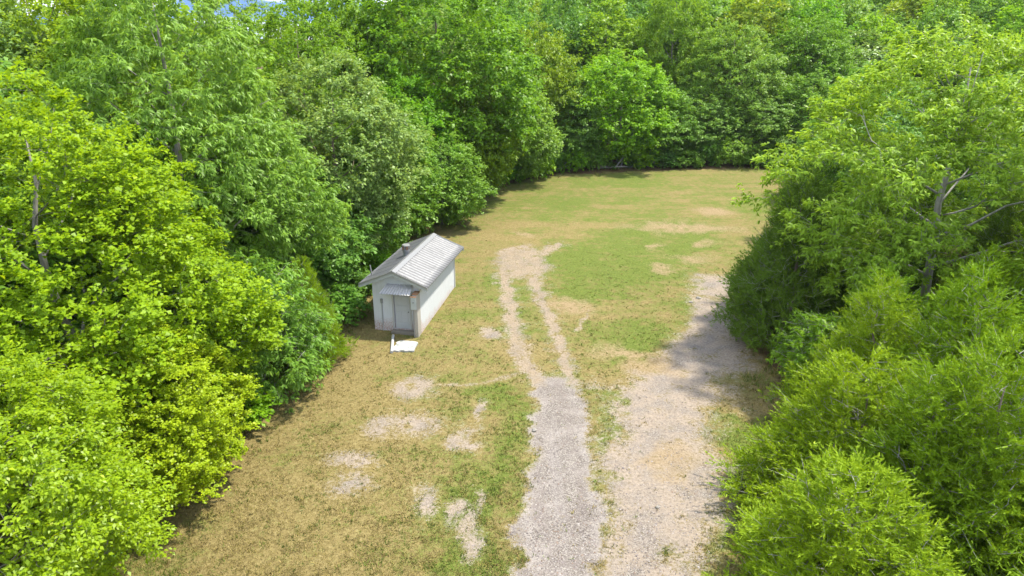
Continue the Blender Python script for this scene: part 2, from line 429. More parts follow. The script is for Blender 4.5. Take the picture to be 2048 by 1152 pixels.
mpd = k.node('ShaderNodeMapping'); mpd.inputs['Scale'].default_value = (1.5, 0.16, 1); k.lk(P, mpd.inputs[0])
rut = k.noise(1.0, 4, 0.6, mpd.outputs[0])                       # wheel wear drawn out along the drive
drivec = k.mix(k.math('MULTIPLY', k.range(rut, 0.52, 0.72), 0.5), drivec, (0.160, 0.132, 0.118))
drivec = k.mix(k.math('MULTIPLY', k.range(rut, 0.46, 0.30), 0.45), drivec, (0.27, 0.245, 0.23))
gravc = k.mix(k.range(dr_, 0.1, 0.8), yardc, drivec)
gravc = k.mix(k.math('MULTIPLY', k.range(sa_, 0.2, 0.8), 0.75), gravc, sandc)
g2 = k.math('ADD', gr_, k.math('MULTIPLY', k.math('SUBTRACT', fine, 0.5), 1.7))
g2 = k.math('ADD', g2, k.math('MULTIPLY', k.math('SUBTRACT', tiny, 0.5), 1.1))
g2 = k.math('ADD', g2, k.math('MULTIPLY', k.math('SUBTRACT', mid, 0.5), 0.9))
surf = k.mix(k.range(g2, 0.30, 0.70), lawn, gravc)
litc = k.ramp(fine, [(0.25, (0.048, 0.032, 0.018)), (0.55, (0.120, 0.080, 0.040)), (0.8, (0.216, 0.152, 0.080))])
l2 = k.math('ADD', li_, k.math('MULTIPLY', k.math('SUBTRACT', mid, 0.5), 0.6))
surf = k.mix(k.range(l2, 0.35, 0.7), surf, litc)
k.lk(surf, k.p.inputs['Base Color'])
k.p.inputs['Roughness'].default_value = 0.95
k.p.inputs['Specular IOR Level'].default_value = 0.15
k.bump(k.math('ADD', k.math('MULTIPLY', fine, 0.6), k.math('MULTIPLY', tiny, 0.4)), 0.8, 0.06)
ground = link('ground', gme, k.m)
tag(ground, 'dry tan and green clearing with worn gravel wheel tracks, ringed by woodland', 'ground', kind='structure')

# ------------------------------------------------------------------ grass and loose stones
def vcol_mat(name, trans=0.0):
    k = NT(name)
    a = k.node('ShaderNodeVertexColor', layer_name='tint')
    k.lk(a.outputs[0], k.p.inputs['Base Color'])
    k.p.inputs['Roughness'].default_value = 0.85; k.p.inputs['Specular IOR Level'].default_value = 0.2
    if trans:
        tr = k.node('ShaderNodeBsdfTranslucent'); k.lk(a.outputs[0], tr.inputs[0])
        mx = k.node('ShaderNodeMixShader'); mx.inputs[0].default_value = trans
        k.lk(k.p.outputs[0], mx.inputs[1]); k.lk(tr.outputs[0], mx.inputs[2]); k.lk(mx.outputs[0], k.out.inputs[0])
    return k.m

def clearing_points(n, y0, y1, xpad=1.0):
    u = rng.random(n * 3)
    y = 1 / (1 / y0 + (1 / y1 - 1 / y0) * u)                    # denser where it is nearer
    x = (rng.random(n * 3) * 2 - 1) * (0.80 * y + 3)
    ok = poly_sd(x, y, CLEAR) < xpad
    return x[ok][:n], y[ok][:n]

def inside_shed(x, y):
    dx, dy = x + 6.07, y - 34.05
    lx = dx * 0.9888 - dy * 0.1495; ly = dx * 0.1495 + dy * 0.9888
    return (np.abs(lx) < 1.4) & (ly > -0.1) & (ly < 6.7)

tx, ty = clearing_points(105000, 12.5, 60)
gv, gn, sn, lt, dv = masks(tx, ty)
keep = (rng.random(len(tx)) > 0.75 * sstep(34, 58, ty)) & (rng.random(len(tx)) > np.clip(gv * 1.5 - 0.08 - 0.2 * (gn > 0.7) - 0.35 * sstep(0.28, 0.5, fbm(tx * 1.1, ty * 1.1, seed=77)), 0, 0.985)) & (rng.random(len(tx)) > sn * 1.1) & (rng.random(len(tx)) > lt * 0.8) & ~inside_shed(tx, ty)
tx, ty, gn, gv = tx[keep], ty[keep], gn[keep], gv[keep]
ex, ey = clearing_points(26000, 13, 76, 1.6)
ed = poly_sd(ex, ey, CLEAR)
ek = (ed > -1.1 - 0.9 * fbm(ex * 0.7, ey * 0.7, seed=91)) & (ed < 1.5) & ~inside_shed(ex, ey) & (masks(ex, ey)[0] < 0.3)
ex, ey = ex[ek][:7000], ey[ek][:7000]
nshort = len(tx)
tx = np.concatenate([tx, ex]); ty = np.concatenate([ty, ey]); gn = np.concatenate([gn, np.full(len(ex), 0.85)]); gv = np.concatenate([gv, np.zeros(len(ex))])
nb = 5
T = len(tx)
patch = fbm(tx * 1.6, ty * 1.6, seed=41, oct=3)
gprob = np.clip(gn * 1.2 + 0.02 + patch * 0.55, 0.03, 0.97)
isg = rng.random(T) < gprob
cg = np.array([0.102, 0.145, 0.022]); ct = np.array([0.270, 0.212, 0.084]); co = np.array([0.215, 0.180, 0.052])
base = np.where(isg[:, None], cg, ct)
mixo = (rng.random(T) < 0.35)[:, None]
base = np.where(mixo, co, base) * (0.65 + 0.95 * rng.random((T, 1)) ** 1.3)
farw = sstep(28, 60, ty)[:, None] * 0.7
base = base * (1 - farw) + (cg * gn[:, None] + ct * (1 - gn[:, None])) * farw * 1.05
hgt = np.where(isg, 0.055, 0.042) * (0.6 + 0.9 * rng.random(T)) * (0.55 + 0.9 * rng.random(T) ** 2) * (1 - 0.5 * sstep(30, 60, ty))
hgt[nshort:] = 0.12 + 0.38 * rng.random(T - nshort) ** 2
wid = 0.0120 * (0.7 + 0.9 * rng.random(T) ** 2) * (1 + 0.012 * np.clip(ty - 15, 0, 60))
bx = np.repeat(tx, nb) + rng.normal(0, 0.045, T * nb); by = np.repeat(ty, nb) + rng.normal(0, 0.045, T * nb)
bz = G(bx, by) - 0.005
az = rng.random(T * nb) * 2 * np.pi; lean = rng.random(T * nb) * 1.5
hh = np.repeat(hgt, nb) * (0.7 + 0.6 * rng.random(T * nb)); ww = np.repeat(wid, nb)
ca_, sa2 = np.cos(az), np.sin(az)
V = np.empty((T * nb, 3, 3))
V[:, 0] = np.stack([bx - sa2 * ww, by + ca_ * ww, bz], -1)
V[:, 1] = np.stack([bx + sa2 * ww, by - ca_ * ww, bz], -1)
V[:, 2] = np.stack([bx + ca_ * hh * lean, by + sa2 * hh * lean, bz + hh], -1)
grme = np_mesh('grass', V.reshape(-1, 3), np.arange(T * nb * 3).reshape(-1, 3))
c = np.repeat(base, nb, 0) * (0.85 + 0.3 * rng.random((T * nb, 1)))
c = np.concatenate([np.repeat(c, 3, 0), np.ones((T * nb * 3, 1))], 1)
a = grme.color_attributes.new('tint', 'FLOAT_COLOR', 'POINT'); a.data.foreach_set('color', c.astype(np.float32).ravel())
grass = link('grass', grme, vcol_mat('grass blade', 0.25))
tag(grass, 'short mown grass of the clearing, part dry tan and part green', 'grass', kind='stuff')

px_, py_ = clearing_points(120000, 12.5, 50)
gv, gn, sn, lt, dv = masks(px_, py_)
keep = rng.random(len(px_)) < np.clip(gv * 1.0 - 0.25, 0, 1) * (0.45 + 0.55 * dv)
px_, py_, dvk = px_[keep][:26000], py_[keep][:26000], dv[keep][:26000]
n = len(px_)
octv = np.array([(1, 0, 0), (-1, 0, 0), (0, 1, 0), (0, -1, 0), (0, 0, 1)], float)
octf = np.array([(0, 2, 4), (2, 1, 4), (1, 3, 4), (3, 0, 4)])
r = 0.014 + 0.020 * rng.random(n) ** 2.2 + 0.03 * (rng.random(n) > 0.993)
ang = rng.random(n) * 6.28
vv = octv[None] * (0.7 + 0.6 * rng.random((n, 5, 3))) * r[:, None, None]
vv[:, :, 2] *= 0.7
cs, sn_ = np.cos(ang)[:, None], np.sin(ang)[:, None]
vv = np.stack([vv[..., 0] * cs - vv[..., 1] * sn_, vv[..., 0] * sn_ + vv[..., 1] * cs, vv[..., 2]], -1)
vv += np.stack([px_, py_, G(px_, py_) - 0.03 * dvk + 0.006], -1)[:, None]
pme = np_mesh('gravel', vv.reshape(-1, 3), (octf[None] + (np.arange(n) * 5)[:, None, None]).reshape(-1, 3))
tone = rng.choice(5, n, p=[.3, .28, .2, .12, .1])
pal = np.array([(0.20, 0.172, 0.164), (0.26, 0.23, 0.215), (0.13, 0.112, 0.106), (0.31, 0.285, 0.265), (0.20, 0.14, 0.105)])
c = np.repeat(pal[tone] * (0.8 + 0.4 * rng.random((n, 1))), 5, 0)
a = pme.color_attributes.new('tint', 'FLOAT_COLOR', 'POINT')
a.data.foreach_set('color', np.concatenate([c, np.ones((n * 5, 1))], 1).astype(np.float32).ravel())
tag(link('gravel', pme, vcol_mat('loose stone')), 'loose grey and pinkish gravel on the drive and bare patches', 'gravel', kind='stuff')

# ------------------------------------------------------------------ the shed
def wall_mat(name, base, stain=(0.36, 0.17, 0.10), lo=0.15, hi=0.75):
    k = NT(name)
    o = k.obj(); sx = k.node('ShaderNodeSeparateXYZ'); k.lk(o, sx.inputs[0])
    n = k.noise(2.5, 6, 0.65, o); n2 = k.noise(14, 4, 0.6, o)
    mp = k.node('ShaderNodeMapping'); mp.inputs['Scale'].default_value = (7, 7, 0.5); k.lk(o, mp.inputs[0])
    streak = k.noise(1.0, 4, 0.6, mp.outputs[0])
    c = k.mix(k.range(n, 0.3, 0.7), tuple(x * 0.93 for x in base), base)
    c = k.mix(k.math('MULTIPLY', k.range(streak, 0.55, 0.75), 0.35), c, tuple(x * 0.72 for x in base))
    # damp red clay splash up from the ground, ragged edge
    zed = k.math('ADD', sx.outputs[2], k.math('MULTIPLY', k.math('SUBTRACT', n, 0.5), -1.1))
    f = k.math('MULTIPLY', k.range(zed, hi, lo), k.range(n2, 0.35, 0.62))
    c = k.mix(k.math('MULTIPLY', f, 0.85), c, stain)
    k.lk(c, k.p.inputs['Base Color']); k.p.inputs['Roughness'].default_value = 0.8
    k.bump(n2, 0.25, 0.01)
    return k.m

def metal_roof_mat(name, base, patch, metal=0.3, rough=0.45, rib_shade=None):
    k = NT(name)
    o = k.obj()
    n = k.noise(1.1, 6, 0.62, o, 0.4); n2 = k.noise(9, 5, 0.65, o)
    c = k.mix(k.range(n, 0.52, 0.72), base, patch)
    c = k.mix(k.math('MULTIPLY', k.range(n2, 0.5, 0.75), 0.10 if rib_shade else 0.35), c, tuple(x * 0.7 for x in base))
    if rib_shade:                                    # rib shading painted into the colour, darker in the valleys
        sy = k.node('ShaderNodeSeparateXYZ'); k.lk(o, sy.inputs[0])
        ph = k.math('MULTIPLY', k.math('SUBTRACT', sy.outputs[1], rib_shade[0]), 2 * math.pi / rib_shade[1])
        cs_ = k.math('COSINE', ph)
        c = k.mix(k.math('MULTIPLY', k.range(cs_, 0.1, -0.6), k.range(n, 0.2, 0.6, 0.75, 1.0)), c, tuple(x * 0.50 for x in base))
    k.lk(c, k.p.inputs['Base Color']); k.p.inputs['Metallic'].default_value = metal
    k.lk(k.range(n2, 0.3, 0.7, rough - 0.08, rough + 0.15), k.p.inputs['Roughness'])
    k.bump(n2, 0.15, 0.004)
    return k.m

W_white = wall_mat('painted block wall', (0.57, 0.60, 0.635), lo=0.10, hi=0.6)
W_front = wall_mat('painted front wall', (0.60, 0.63, 0.67), lo=0.35, hi=0.85)
W_pier = wall_mat('weathered pier', (0.40, 0.385, 0.355), stain=(0.30, 0.25, 0.19), lo=0.1, hi=1.6)
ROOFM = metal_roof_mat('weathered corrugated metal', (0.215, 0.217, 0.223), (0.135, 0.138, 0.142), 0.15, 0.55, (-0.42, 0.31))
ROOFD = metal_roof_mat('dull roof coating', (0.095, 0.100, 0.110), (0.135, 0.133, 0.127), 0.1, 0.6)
TRIM = plain_mat('grey green trim paint', (0.36, 0.385, 0.385), 0.55, 0, 0.10, 5)
RIDGE = plain_mat('bright ridge metal', (0.30, 0.30, 0.30), 0.42, 0.35, 0.10, 5)
DOORM = plain_mat('grey white door paint', (0.47, 0.49, 0.515), 0.5, 0, 0.06, 4)
WHITE = plain_mat('chalky white paint', (0.42, 0.42, 0.415), 0.7, 0, 0.08, 7)
CONC = plain_mat('stained concrete', (0.20, 0.18, 0.15), 0.9, 0, 0.35, 5, 0.01)
GALV = plain_mat('galvanised metal', (0.30, 0.315, 0.33), 0.45, 0.4, 0.18, 9)
RUST = plain_mat('rusted metal', (0.30, 0.17, 0.10), 0.8, 0.1, 0.35, 12)
BOXM = plain_mat('pale meter box', (0.42, 0.46, 0.475), 0.5, 0.1, 0.08, 8)
DARKM = plain_mat('dark fitting', (0.09, 0.09, 0.09), 0.6, 0, 0.2, 8)

SHED_RZ = -R_(10.8)
shed = empty('shed', (-6.03, 34.10, 0.08), SHED_RZ)
tag(shed, 'small white block shed with corrugated metal roof at the edge of the clearing', 'shed')
HW, LW = 1.29, 6.7                 # half width and length of the walls
EX, EZ, RZ_ = 1.80, 2.74, 3.47      # eave x, eave z, ridge z
sl = (RZ_ - EZ) / EX
zt = lambda x: RZ_ - sl * abs(x)    # underside line of the roof
TH = 0.16
DX0, DX1, DZ0, DZ1 = -0.16, 0.72, 0.22, 2.22    # door opening
# front wall as a gable with the door opening cut out
def gable(mb, y0, y1, hole=True):
    xs = [-HW, DX0, DX1, HW] if hole else [-HW, 0, HW]
    def seg(x0, x1, z0):
        cuts = [x0] + ([0.0] if x0 < 0 < x1 else []) + [x1]
        bot = [(c_, z0) for c_ in cuts]; top = [(c_, zt(c_) - 0.02) for c_ in cuts]
        ring = bot + top[::-1]; n = len(ring)
        mb.add([(q[0], y0, q[1]) for q in ring] + [(q[0], y1, q[1]) for q in ring],
               [tuple(range(n)), tuple(range(2 * n - 1, n - 1, -1))] + [(i, i + n, (i + 1) % n + n, (i + 1) % n) for i in range(n)])
    if hole:
        seg(xs[0], xs[1], -0.25); seg(xs[2], xs[3], -0.25); seg(xs[1], xs[2], DZ1)
        mb.box(DX0, DX1, y0 + 0.002, y1, -0.25, DZ0)
    else:
        seg(-HW, HW, -0.25)
    return mb
gable(MB(), 0, TH).build('front_wall', W_front, shed)
gable(MB(), LW - TH, LW, False).build('back_wall', W_white, shed)
MB().box(HW - TH, HW, TH, LW - TH, -0.25, zt(HW) - 0.02).build('side_wall', W_white, shed)
MB().box(-HW, -HW + TH, TH, LW - TH, -0.25, zt(HW) - 0.02).build('side_wall', W_white, shed)
MB().box(HW - 0.245, HW + 0.003, -0.52, -0.001, -0.25, 2.36).build('wing_wall', W_pier, shed, 0.012)
MB().box(HW - 0.26, HW + 0.02, -0.50, -0.003, 2.362, 2.44).build('wing_wall_cap', RUST, shed, 0.008)
MB().box(HW + 0.001, HW + 0.035, LW - 0.11, LW + 0.02, 0.0, zt(HW) - 0.06).build('corner_trim', WHITE, shed)
# roof slopes
Y0, Y1 = -0.42, LW + 0.22
def slope_sheet(sign, wave, pitch, mat, name, over=0.0):
    nseg = int((Y1 - Y0) / (pitch / 8)) if wave else 12
    ys = np.linspace(Y0 + 0.02, Y1 - 0.02, nseg + 1)
    prof = wave * np.cos(2 * np.pi * (ys - Y0) / pitch) if wave else 0 * ys
    xs = np.array([0.03, 0.35, 0.7, 1.05, 1.4, EX + 0.04])
    nrm_ = np.array([sign * sl, 0, 1.0]); nrm_ /= np.linalg.norm(nrm_)
    Vs = []; 
    for lay in (0.055, 0.047):
        for x in xs:
            for y, pf in zip(ys, prof):
                wob = 0.004 * math.sin(x * 3 + y * 1.3)
                Vs.append(np.array([sign * x, y, zt(x)]) + nrm_ * (lay + pf + wob + over))
    nyy = len(ys); nxx = len(xs); Fs = []
    for i in range(nxx - 1):
        for j in range(nyy - 1):
            q = (i * nyy + j, (i + 1) * nyy + j, (i + 1) * nyy + j + 1, i * nyy + j + 1)
            Fs.append(q if sign > 0 else q[::-1])
            q2 = tuple(t + nxx * nyy for t in q); Fs.append(q2[::-1] if sign > 0 else q2)
    for j in range(nyy - 1):
        q = ((nxx - 1) * nyy + j, (2 * nxx - 1) * nyy + j, (2 * nxx - 1) * nyy + j + 1, (nxx - 1) * nyy + j + 1); Fs.append(q)
    me = np_mesh(name, np.array(Vs), np.array(Fs), smooth=bool(wave))
    return link(name, me, mat, shed)
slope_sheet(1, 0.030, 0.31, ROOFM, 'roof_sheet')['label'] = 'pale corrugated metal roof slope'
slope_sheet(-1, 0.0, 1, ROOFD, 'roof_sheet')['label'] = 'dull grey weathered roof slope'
# seams on the dull slope
for j in range(1, 8):
    y = Y0 + j * 0.91
    m = MB()
    m.add([(-x_, y + d, zt(x_) + 0.062 + e) for x_, d, e in ((0.1, -0.02, 0), (EX, -0.02, 0), (EX, 0.02, 0), (0.1, 0.02, 0), (0.1, 0, 0.012), (EX, 0, 0.012))],
          [(0, 1, 5, 4), (4, 5, 2, 3)])
    m.build('roof_seam', ROOFD, shed)
# ridge cap: two flaps
m = MB()
for s in (1, -1):
    p = [(0, zt(0) + 0.115), (s * 0.21, zt(0.21) + 0.10), (s * 0.21, zt(0.21) + 0.088), (0, zt(0) + 0.10)]
    m.add([(q[0], Y0 - 0.01, q[1]) for q in p] + [(q[0], Y1 + 0.01, q[1]) for q in p],
          [(0, 1, 5, 4), (1, 2, 6, 5), (2, 3, 7, 6), (0, 3, 2, 1), (4, 5, 6, 7)])
m.build('ridge_cap', RIDGE, shed)
# barge boards on both gables, fascia along both eaves, soffits
for yy0, yy1 in ((Y0 - 0.004, Y0 + 0.03), (Y1 - 0.03, Y1 + 0.004)):
    for s in (1, -1):
        for dz0, dz1, oy, nm in ((-0.165, 0.05, 0, 'barge_board'), (-0.02, 0.078, 0.022, 'roof_edge_trim')):
            sgn = -1 if yy0 < 0 else 1
            a0, a1 = (yy0 + sgn * oy - (0.0 if sgn > 0 else 0), yy1 + sgn * oy)
            p = [(s * 0.0, zt(0) + dz0), (s * (EX + 0.05), zt(EX + 0.05) + dz0), (s * (EX + 0.05), zt(EX + 0.05) + dz1), (0, zt(0) + dz1)]
            m = MB().add([(q[0], a0, q[1]) for q in p] + [(q[0], a1, q[1]) for q in p],
                         [(0, 1, 2, 3), (7, 6, 5, 4), (0, 4, 5, 1), (1, 5, 6, 2), (2, 6, 7, 3), (3, 7, 4, 0)])
            m.build(nm, TRIM if nm == 'barge_board' else RIDGE, shed)
for s in (1, -1):
    x0, x1 = sorted((s * (EX - 0.03), s * EX))
    MB().box(x0, x1, Y0 + 0.035, Y1 - 0.035, zt(EX) - 0.10, zt(EX) + 0.012).build('fascia', TRIM, shed)
    m = MB(); m.add([(s * (HW - 0.05), Y0 + 0.04, zt(HW - 0.05) - 0.012), (s * (EX - 0.04), Y0 + 0.04, zt(EX - 0.04) - 0.012), (s * (EX - 0.04), Y1 - 0.04, zt(EX - 0.04) - 0.012), (s * (HW - 0.05), Y1 - 0.04, zt(HW - 0.05) - 0.012)], [(0, 1, 2, 3)])
    m.build('soffit', TRIM, shed)
# door: slab with raised panels, frame, knob
door = MB().box(DX0 + 0.03, DX1 - 0.03, 0.055, 0.10, DZ0 + 0.01, DZ1 - 0.03).build('door', DOORM, shed, 0.004)
pw = (DX1 - DX0 - 0.06 - 0.36) / 2
for i, (a0, a1) in enumerate(((0.12, 0.30), (0.40, 0.98), (1.08, 1.30), (1.40, 1.82))):
    wide = i in (1, 3)
    cols = ((DX0 + 0.15, DX0 + 0.15 + pw), (DX1 - 0.15 - pw, DX1 - 0.15)) if not (i == 0 or i == 2) else ((DX0 + 0.15, DX1 - 0.15),)
    for c0, c1 in cols:
        MB().box(c0, c1, 0.030, 0.056, DZ0 + a0, DZ0 + a1).build('door_panel', DOORM, door, 0.010)
MB().tube([(DX1 - 0.10, 0.056, DZ0 + 0.98), (DX1 - 0.10, 0.0, DZ0 + 0.98)], [0.015, 0.032], 10).build('door_knob', DARKM, door)
for a0, a1, b0, b1 in ((DX0 - 0.09, DX0 - 0.001, DZ0, DZ1 + 0.09), (DX1 + 0.001, DX1 + 0.09, DZ0, DZ1 + 0.09), (DX0 + 0.001, DX1 - 0.001, DZ1 + 0.001, DZ1 + 0.09)):
    MB().box(a0, a1, -0.03, 0.03, b0, b1).build('door_frame', WHITE, shed, 0.004)
MB().box(DX0 - 0.12, HW - 0.25, -0.34, -0.002, -0.1, 0.19).build('door_step', CONC, shed, 0.02)
# awning of short corrugated sheet on two brackets
AX0, AX1 = -0.62, 0.98
xs = np.linspace(AX0, AX1, 81); pf = 0.016 * np.cos(2 * np.pi * (xs - AX0) / 0.145)
Vs = []; Fs = []
for lay in (0.006, -0.006):
    for yy, z, sh in ((-0.01, 2.72, 0.16), (-0.22, 2.61, 0.09), (-0.44, 2.50, 0.02), (-0.66, 2.39, -0.05)):
        for x, pq in zip(xs, pf):
            Vs.append((AX0 + sh + (x - AX0) * (1 - 1.25 * sh / (AX1 - AX0)), yy, z + pq + lay))
nr = len(xs)
for i in range(3):
    for j in range(nr - 1):
        q = (i * nr + j, i * nr + j + 1, (i + 1) * nr + j + 1, (i + 1) * nr + j)
        Fs.append(q[::-1]); Fs.append(tuple(t + 4 * nr for t in q))
aw = link('awning', np_mesh('awning', np.array(Vs), np.array(Fs), True), metal_roof_mat('awning metal', (0.44, 0.44, 0.445), (0.50, 0.50, 0.50), 0.1, 0.5), shed)
for x in (AX0 + 0.06, AX1 - 0.12):
    MB().tube([(x, -0.01, 2.20), (x, -0.60, 2.38)], 0.018, 6).build('bracket', TRIM, aw)
# meter box on the wing wall with a rusty lid, conduit with a little switch box
mbx = MB().box(HW - 0.29, HW - 0.02, -0.66, -0.523, 1.62, 2.30).build('meter_box', BOXM, shed, 0.012)
MB().box(HW - 0.31, HW + 0.0, -0.68, -0.50, 2.302, 2.33).build('meter_box_lid', RUST, mbx, 0.005)
MB().tube([(HW - 0.15, -0.662, 2.02), (HW - 0.15, -0.69, 2.02)], 0.03, 10).build('meter_dial', DARKM, mbx)
MB().tube([(HW - 0.20, -0.56, 1.62), (HW - 0.20, -0.56, 0.05)], 0.022, 8).build('conduit', GALV, shed)
cd = MB().tube([(-0.80, -0.03, 0.02), (-0.80, -0.03, 1.62)], 0.022, 8).build('conduit', GALV, shed)
MB().box(-0.865, -0.735, -0.09, -0.001, 1.622, 1.88).build('switch_box', GALV, cd, 0.03)
MB().tube([(-0.80, -0.034, 0.02), (-0.80, -0.034, 0.40)], 0.026, 8).build('conduit_sleeve', WHITE, cd)
# roof vent: flared metal chimney with slots under a cap
VX, VY = -0.42, 3.05
vz = zt(VX) + 0.05
vent = MB().tube([(VX, VY, vz - 0.05), (VX, VY, vz + 0.10), (VX, VY, vz + 0.28), (VX, VY, vz + 0.33)], [0.165, 0.15, 0.205, 0.215], 20).build('roof_vent', GALV, shed)
for i in range(16):
    a = 2 * math.pi * i / 16
    m = MB(); cx, cy = VX + 0.20 * math.cos(a), VY + 0.20 * math.sin(a)
    m.tube([(cx, cy, vz + 0.33), (cx, cy, vz + 0.55)], 0.021, 5).build('vent_slat', RUST if i % 3 else GALV, vent)
MB().tube([(VX, VY, vz + 0.552), (VX, VY, vz + 0.60)], [0.225, 0.20], 20).build('vent_cap', RIDGE, vent)
MB().tube([(VX, VY, vz + 0.33), (VX, VY, vz + 0.55)], 0.12, 14).build('vent_core', DARKM, vent)
MB().tube([(-1.50, 0.55, zt(1.5) + 0.03), (-1.50, 0.55, zt(1.5) + 0.16), (-1.545, 0.54, zt(1.5) + 0.62)], 0.035, 8).build('vent_pipe', RIDGE, shed)

# slab and pipe lying in front of the shed
def flat_blob(name, pts, z0, z1, mat, jitter=0.03):
    m = MB(); n = len(pts)
    m.add([(p[0], p[1], z0) for p in pts] + [(p[0], p[1], z1 + 0.006 * math.sin(i * 2.1)) for i, p in enumerate(pts)],
          [tuple(range(n, 2 * n))] + [(i, (i + 1) % n, (i + 1) % n + n, i + n) for i in range(n)])
    return m.build(name, mat)
k = NT('white coating flaking off concrete')
n_ = k.noise(4.5, 6, 0.7, k.obj())
k.lk(k.mix(k.range(n_, 0.50, 0.64), (0.42, 0.415, 0.41), (0.17, 0.20, 0.18)), k.p.inputs['Base Color']); k.p.inputs['Roughness'].default_value = 0.8
rs = random.Random(3); pts = []
corner = [(-6.05, 31.72), (-4.92, 31.70), (-4.80, 32.75), (-5.85, 32.90)]
for i in range(4):
    a0, a1 = corner[i], corner[(i + 1) % 4]
    for t in np.linspace(0, 1, 7)[:-1]:
        pts.append((a0[0] + (a1[0] - a0[0]) * t + rs.uniform(-.06, .06), a0[1] + (a1[1] - a0[1]) * t + rs.uniform(-.06, .06)))
zs = float(G(-5.4, 32.3))
slab = flat_blob('concrete_slab', pts, zs - 0.1, zs + 0.07, k.m)
tag(slab, 'ragged white slab lying on the ground before the shed door', 'slab')
p0, p1 = Vector((-6.20, 33.45, float(G(-6.2, 33.4)) + 0.07)), Vector((-5.97, 31.55, float(G(-6, 31.6)) + 0.075))
pipe = MB().tube([p0, p0.lerp(p1, .5), p1], 0.075, 14).build('pipe', WHITE, smooth=False)
tag(pipe, 'white round post lying on the grass beside the slab', 'post')

# ------------------------------------------------------------------ trees
def leaf_faces(Pp, Ax, Nn, L, W, fold=0.25):
    """one folded diamond for each leaf: base, side, tip, side"""
    Ax = nrm(Ax); S = nrm(np.cross(Ax, Nn)); N2 = np.cross(S, Ax)
    n = len(Pp); V = np.empty((n, 4, 3))
    L = L[:, None]; W = W[:, None]
    V[:, 0] = Pp
    V[:, 1] = Pp + Ax * L * 0.48 + S * W * 0.5 + N2 * W * fold
    V[:, 2] = Pp + Ax * L - N2 * L * 0.10
    V[:, 3] = Pp + Ax * L * 0.48 - S * W * 0.5 + N2 * W * fold
    return V

def needle_faces(Pp, Ax, Nn, L, W):
    Ax = nrm(Ax); S = nrm(np.cross(Ax, Nn)); n = len(Pp); V = np.empty((n, 3, 3))
    V[:, 0] = Pp - S * W[:, None] * 0.5; V[:, 1] = Pp + S * W[:, None] * 0.5; V[:, 2] = Pp + Ax * L[:, None]
    return V

def crown_clumps(r, H, cb, R, n, prof, mind, outer=0.42, lobes=0.28, seed=0, lean=(0, 0), gap=-0.35):
    """clump centres spread through a lobed crown volume, mostly in its outer shell"""
    pts = []; tries = 0
    out = []
    while len(pts) < n and tries < 60:
        tries += 1
        t = r.random(400); a = r.random(400) * 2 * np.pi
        ok = r.random(400) < prof(t) ** 1.2
        t, a = t[ok], a[ok]
        f = outer + (1 - outer) * r.random(len(t)) ** 0.6
        lob = 1 + lobes * noise3(np.cos(a) * 1.7 + 5, np.sin(a) * 1.7 + 5, t * 3.4, seed) + 0.5 * lobes * noise3(np.cos(a) * 4 + 9, np.sin(a) * 4, t * 8, seed + 3)
        rr = R * prof(t) * lob * f
        z = cb + (H - cb) * t * (1 + 0.06 * noise3(np.cos(a) * 2, np.sin(a) * 2, t, seed + 9))
        C = np.stack([np.cos(a) * rr + lean[0] * t, np.sin(a) * rr + lean[1] * t, z], -1)
        g = noise3(C[:, 0] * 0.45 + seed, C[:, 1] * 0.45, C[:, 2] * 0.45, seed + 5)
        for c, tt, ff, gg in zip(C, t, f, g):
            if gg < gap: continue
            if pts and np.min(np.sum((np.array(pts) - c) ** 2, 1)) < mind * mind: continue
            pts.append(c); out.append((tt, ff))
            if len(pts) >= n: break
    return np.array(pts), np.array(out)

PROF = {
 'round': lambda t: np.clip(np.sin(np.pi * (np.clip(t, 0, 1) * 0.86 + 0.10)), 0.02, 1) ** 0.75,
 'oval': lambda t: np.clip(np.sin(np.pi * (np.clip(t, 0, 1) ** 0.85 * 0.90 + 0.07)), 0.02, 1) ** 0.85,
 'cone': lambda t: np.clip((1 - t) ** 0.72, 0.03, 1) * np.clip(0.62 + t * 4, 0, 1),
 'broad': lambda t: np.clip(np.sin(np.pi * (np.clip(t, 0, 1) * 0.72 + 0.24)), 0.02, 1) ** 0.8,
}
STYLE = {
 # twigs per clump, leaves per twig, twig length, leaf length, width, droop of twig, leaf droop, upward normal pull, spread
 'maple':   dict(tw=9, lv=19, tl=0.85, L=0.140, W=0.130, droop=0.10, ld=0.10, up=1.95, flat=0.45),
 'elm':     dict(tw=10, lv=24, tl=0.80, L=0.118, W=0.066, droop=0.20, ld=0.30, up=1.35, flat=0.50),
 'droop':   dict(tw=9, lv=20, tl=0.85, L=0.230, W=0.058, droop=0.32, ld=0.85, up=0.75, flat=0.55, rosette=5),
 'hickory': dict(tw=9, lv=20, tl=0.90, L=0.220, W=0.070, droop=0.15, ld=0.50, up=1.20, flat=0.45, rosette=5),
 'oak':     dict(tw=9, lv=15, tl=0.95, L=0.210, W=0.130, droop=0.12, ld=0.35, up=1.20, flat=0.6),
 'walnut':  dict(tw=8, lv=18, tl=1.10, L=0.230, W=0.080, droop=0.40, ld=0.60, up=1.35, flat=0.5, rosette=6),
 'far':     dict(tw=8, lv=11, tl=1.15, L=0.300, W=0.200, droop=0.10, ld=0.30, up=1.20, flat=0.6),
 'shrub':   dict(tw=8, lv=12, tl=0.55, L=0.160, W=0.100, droop=0.20, ld=0.30, up=1.35, flat=0.6),
}

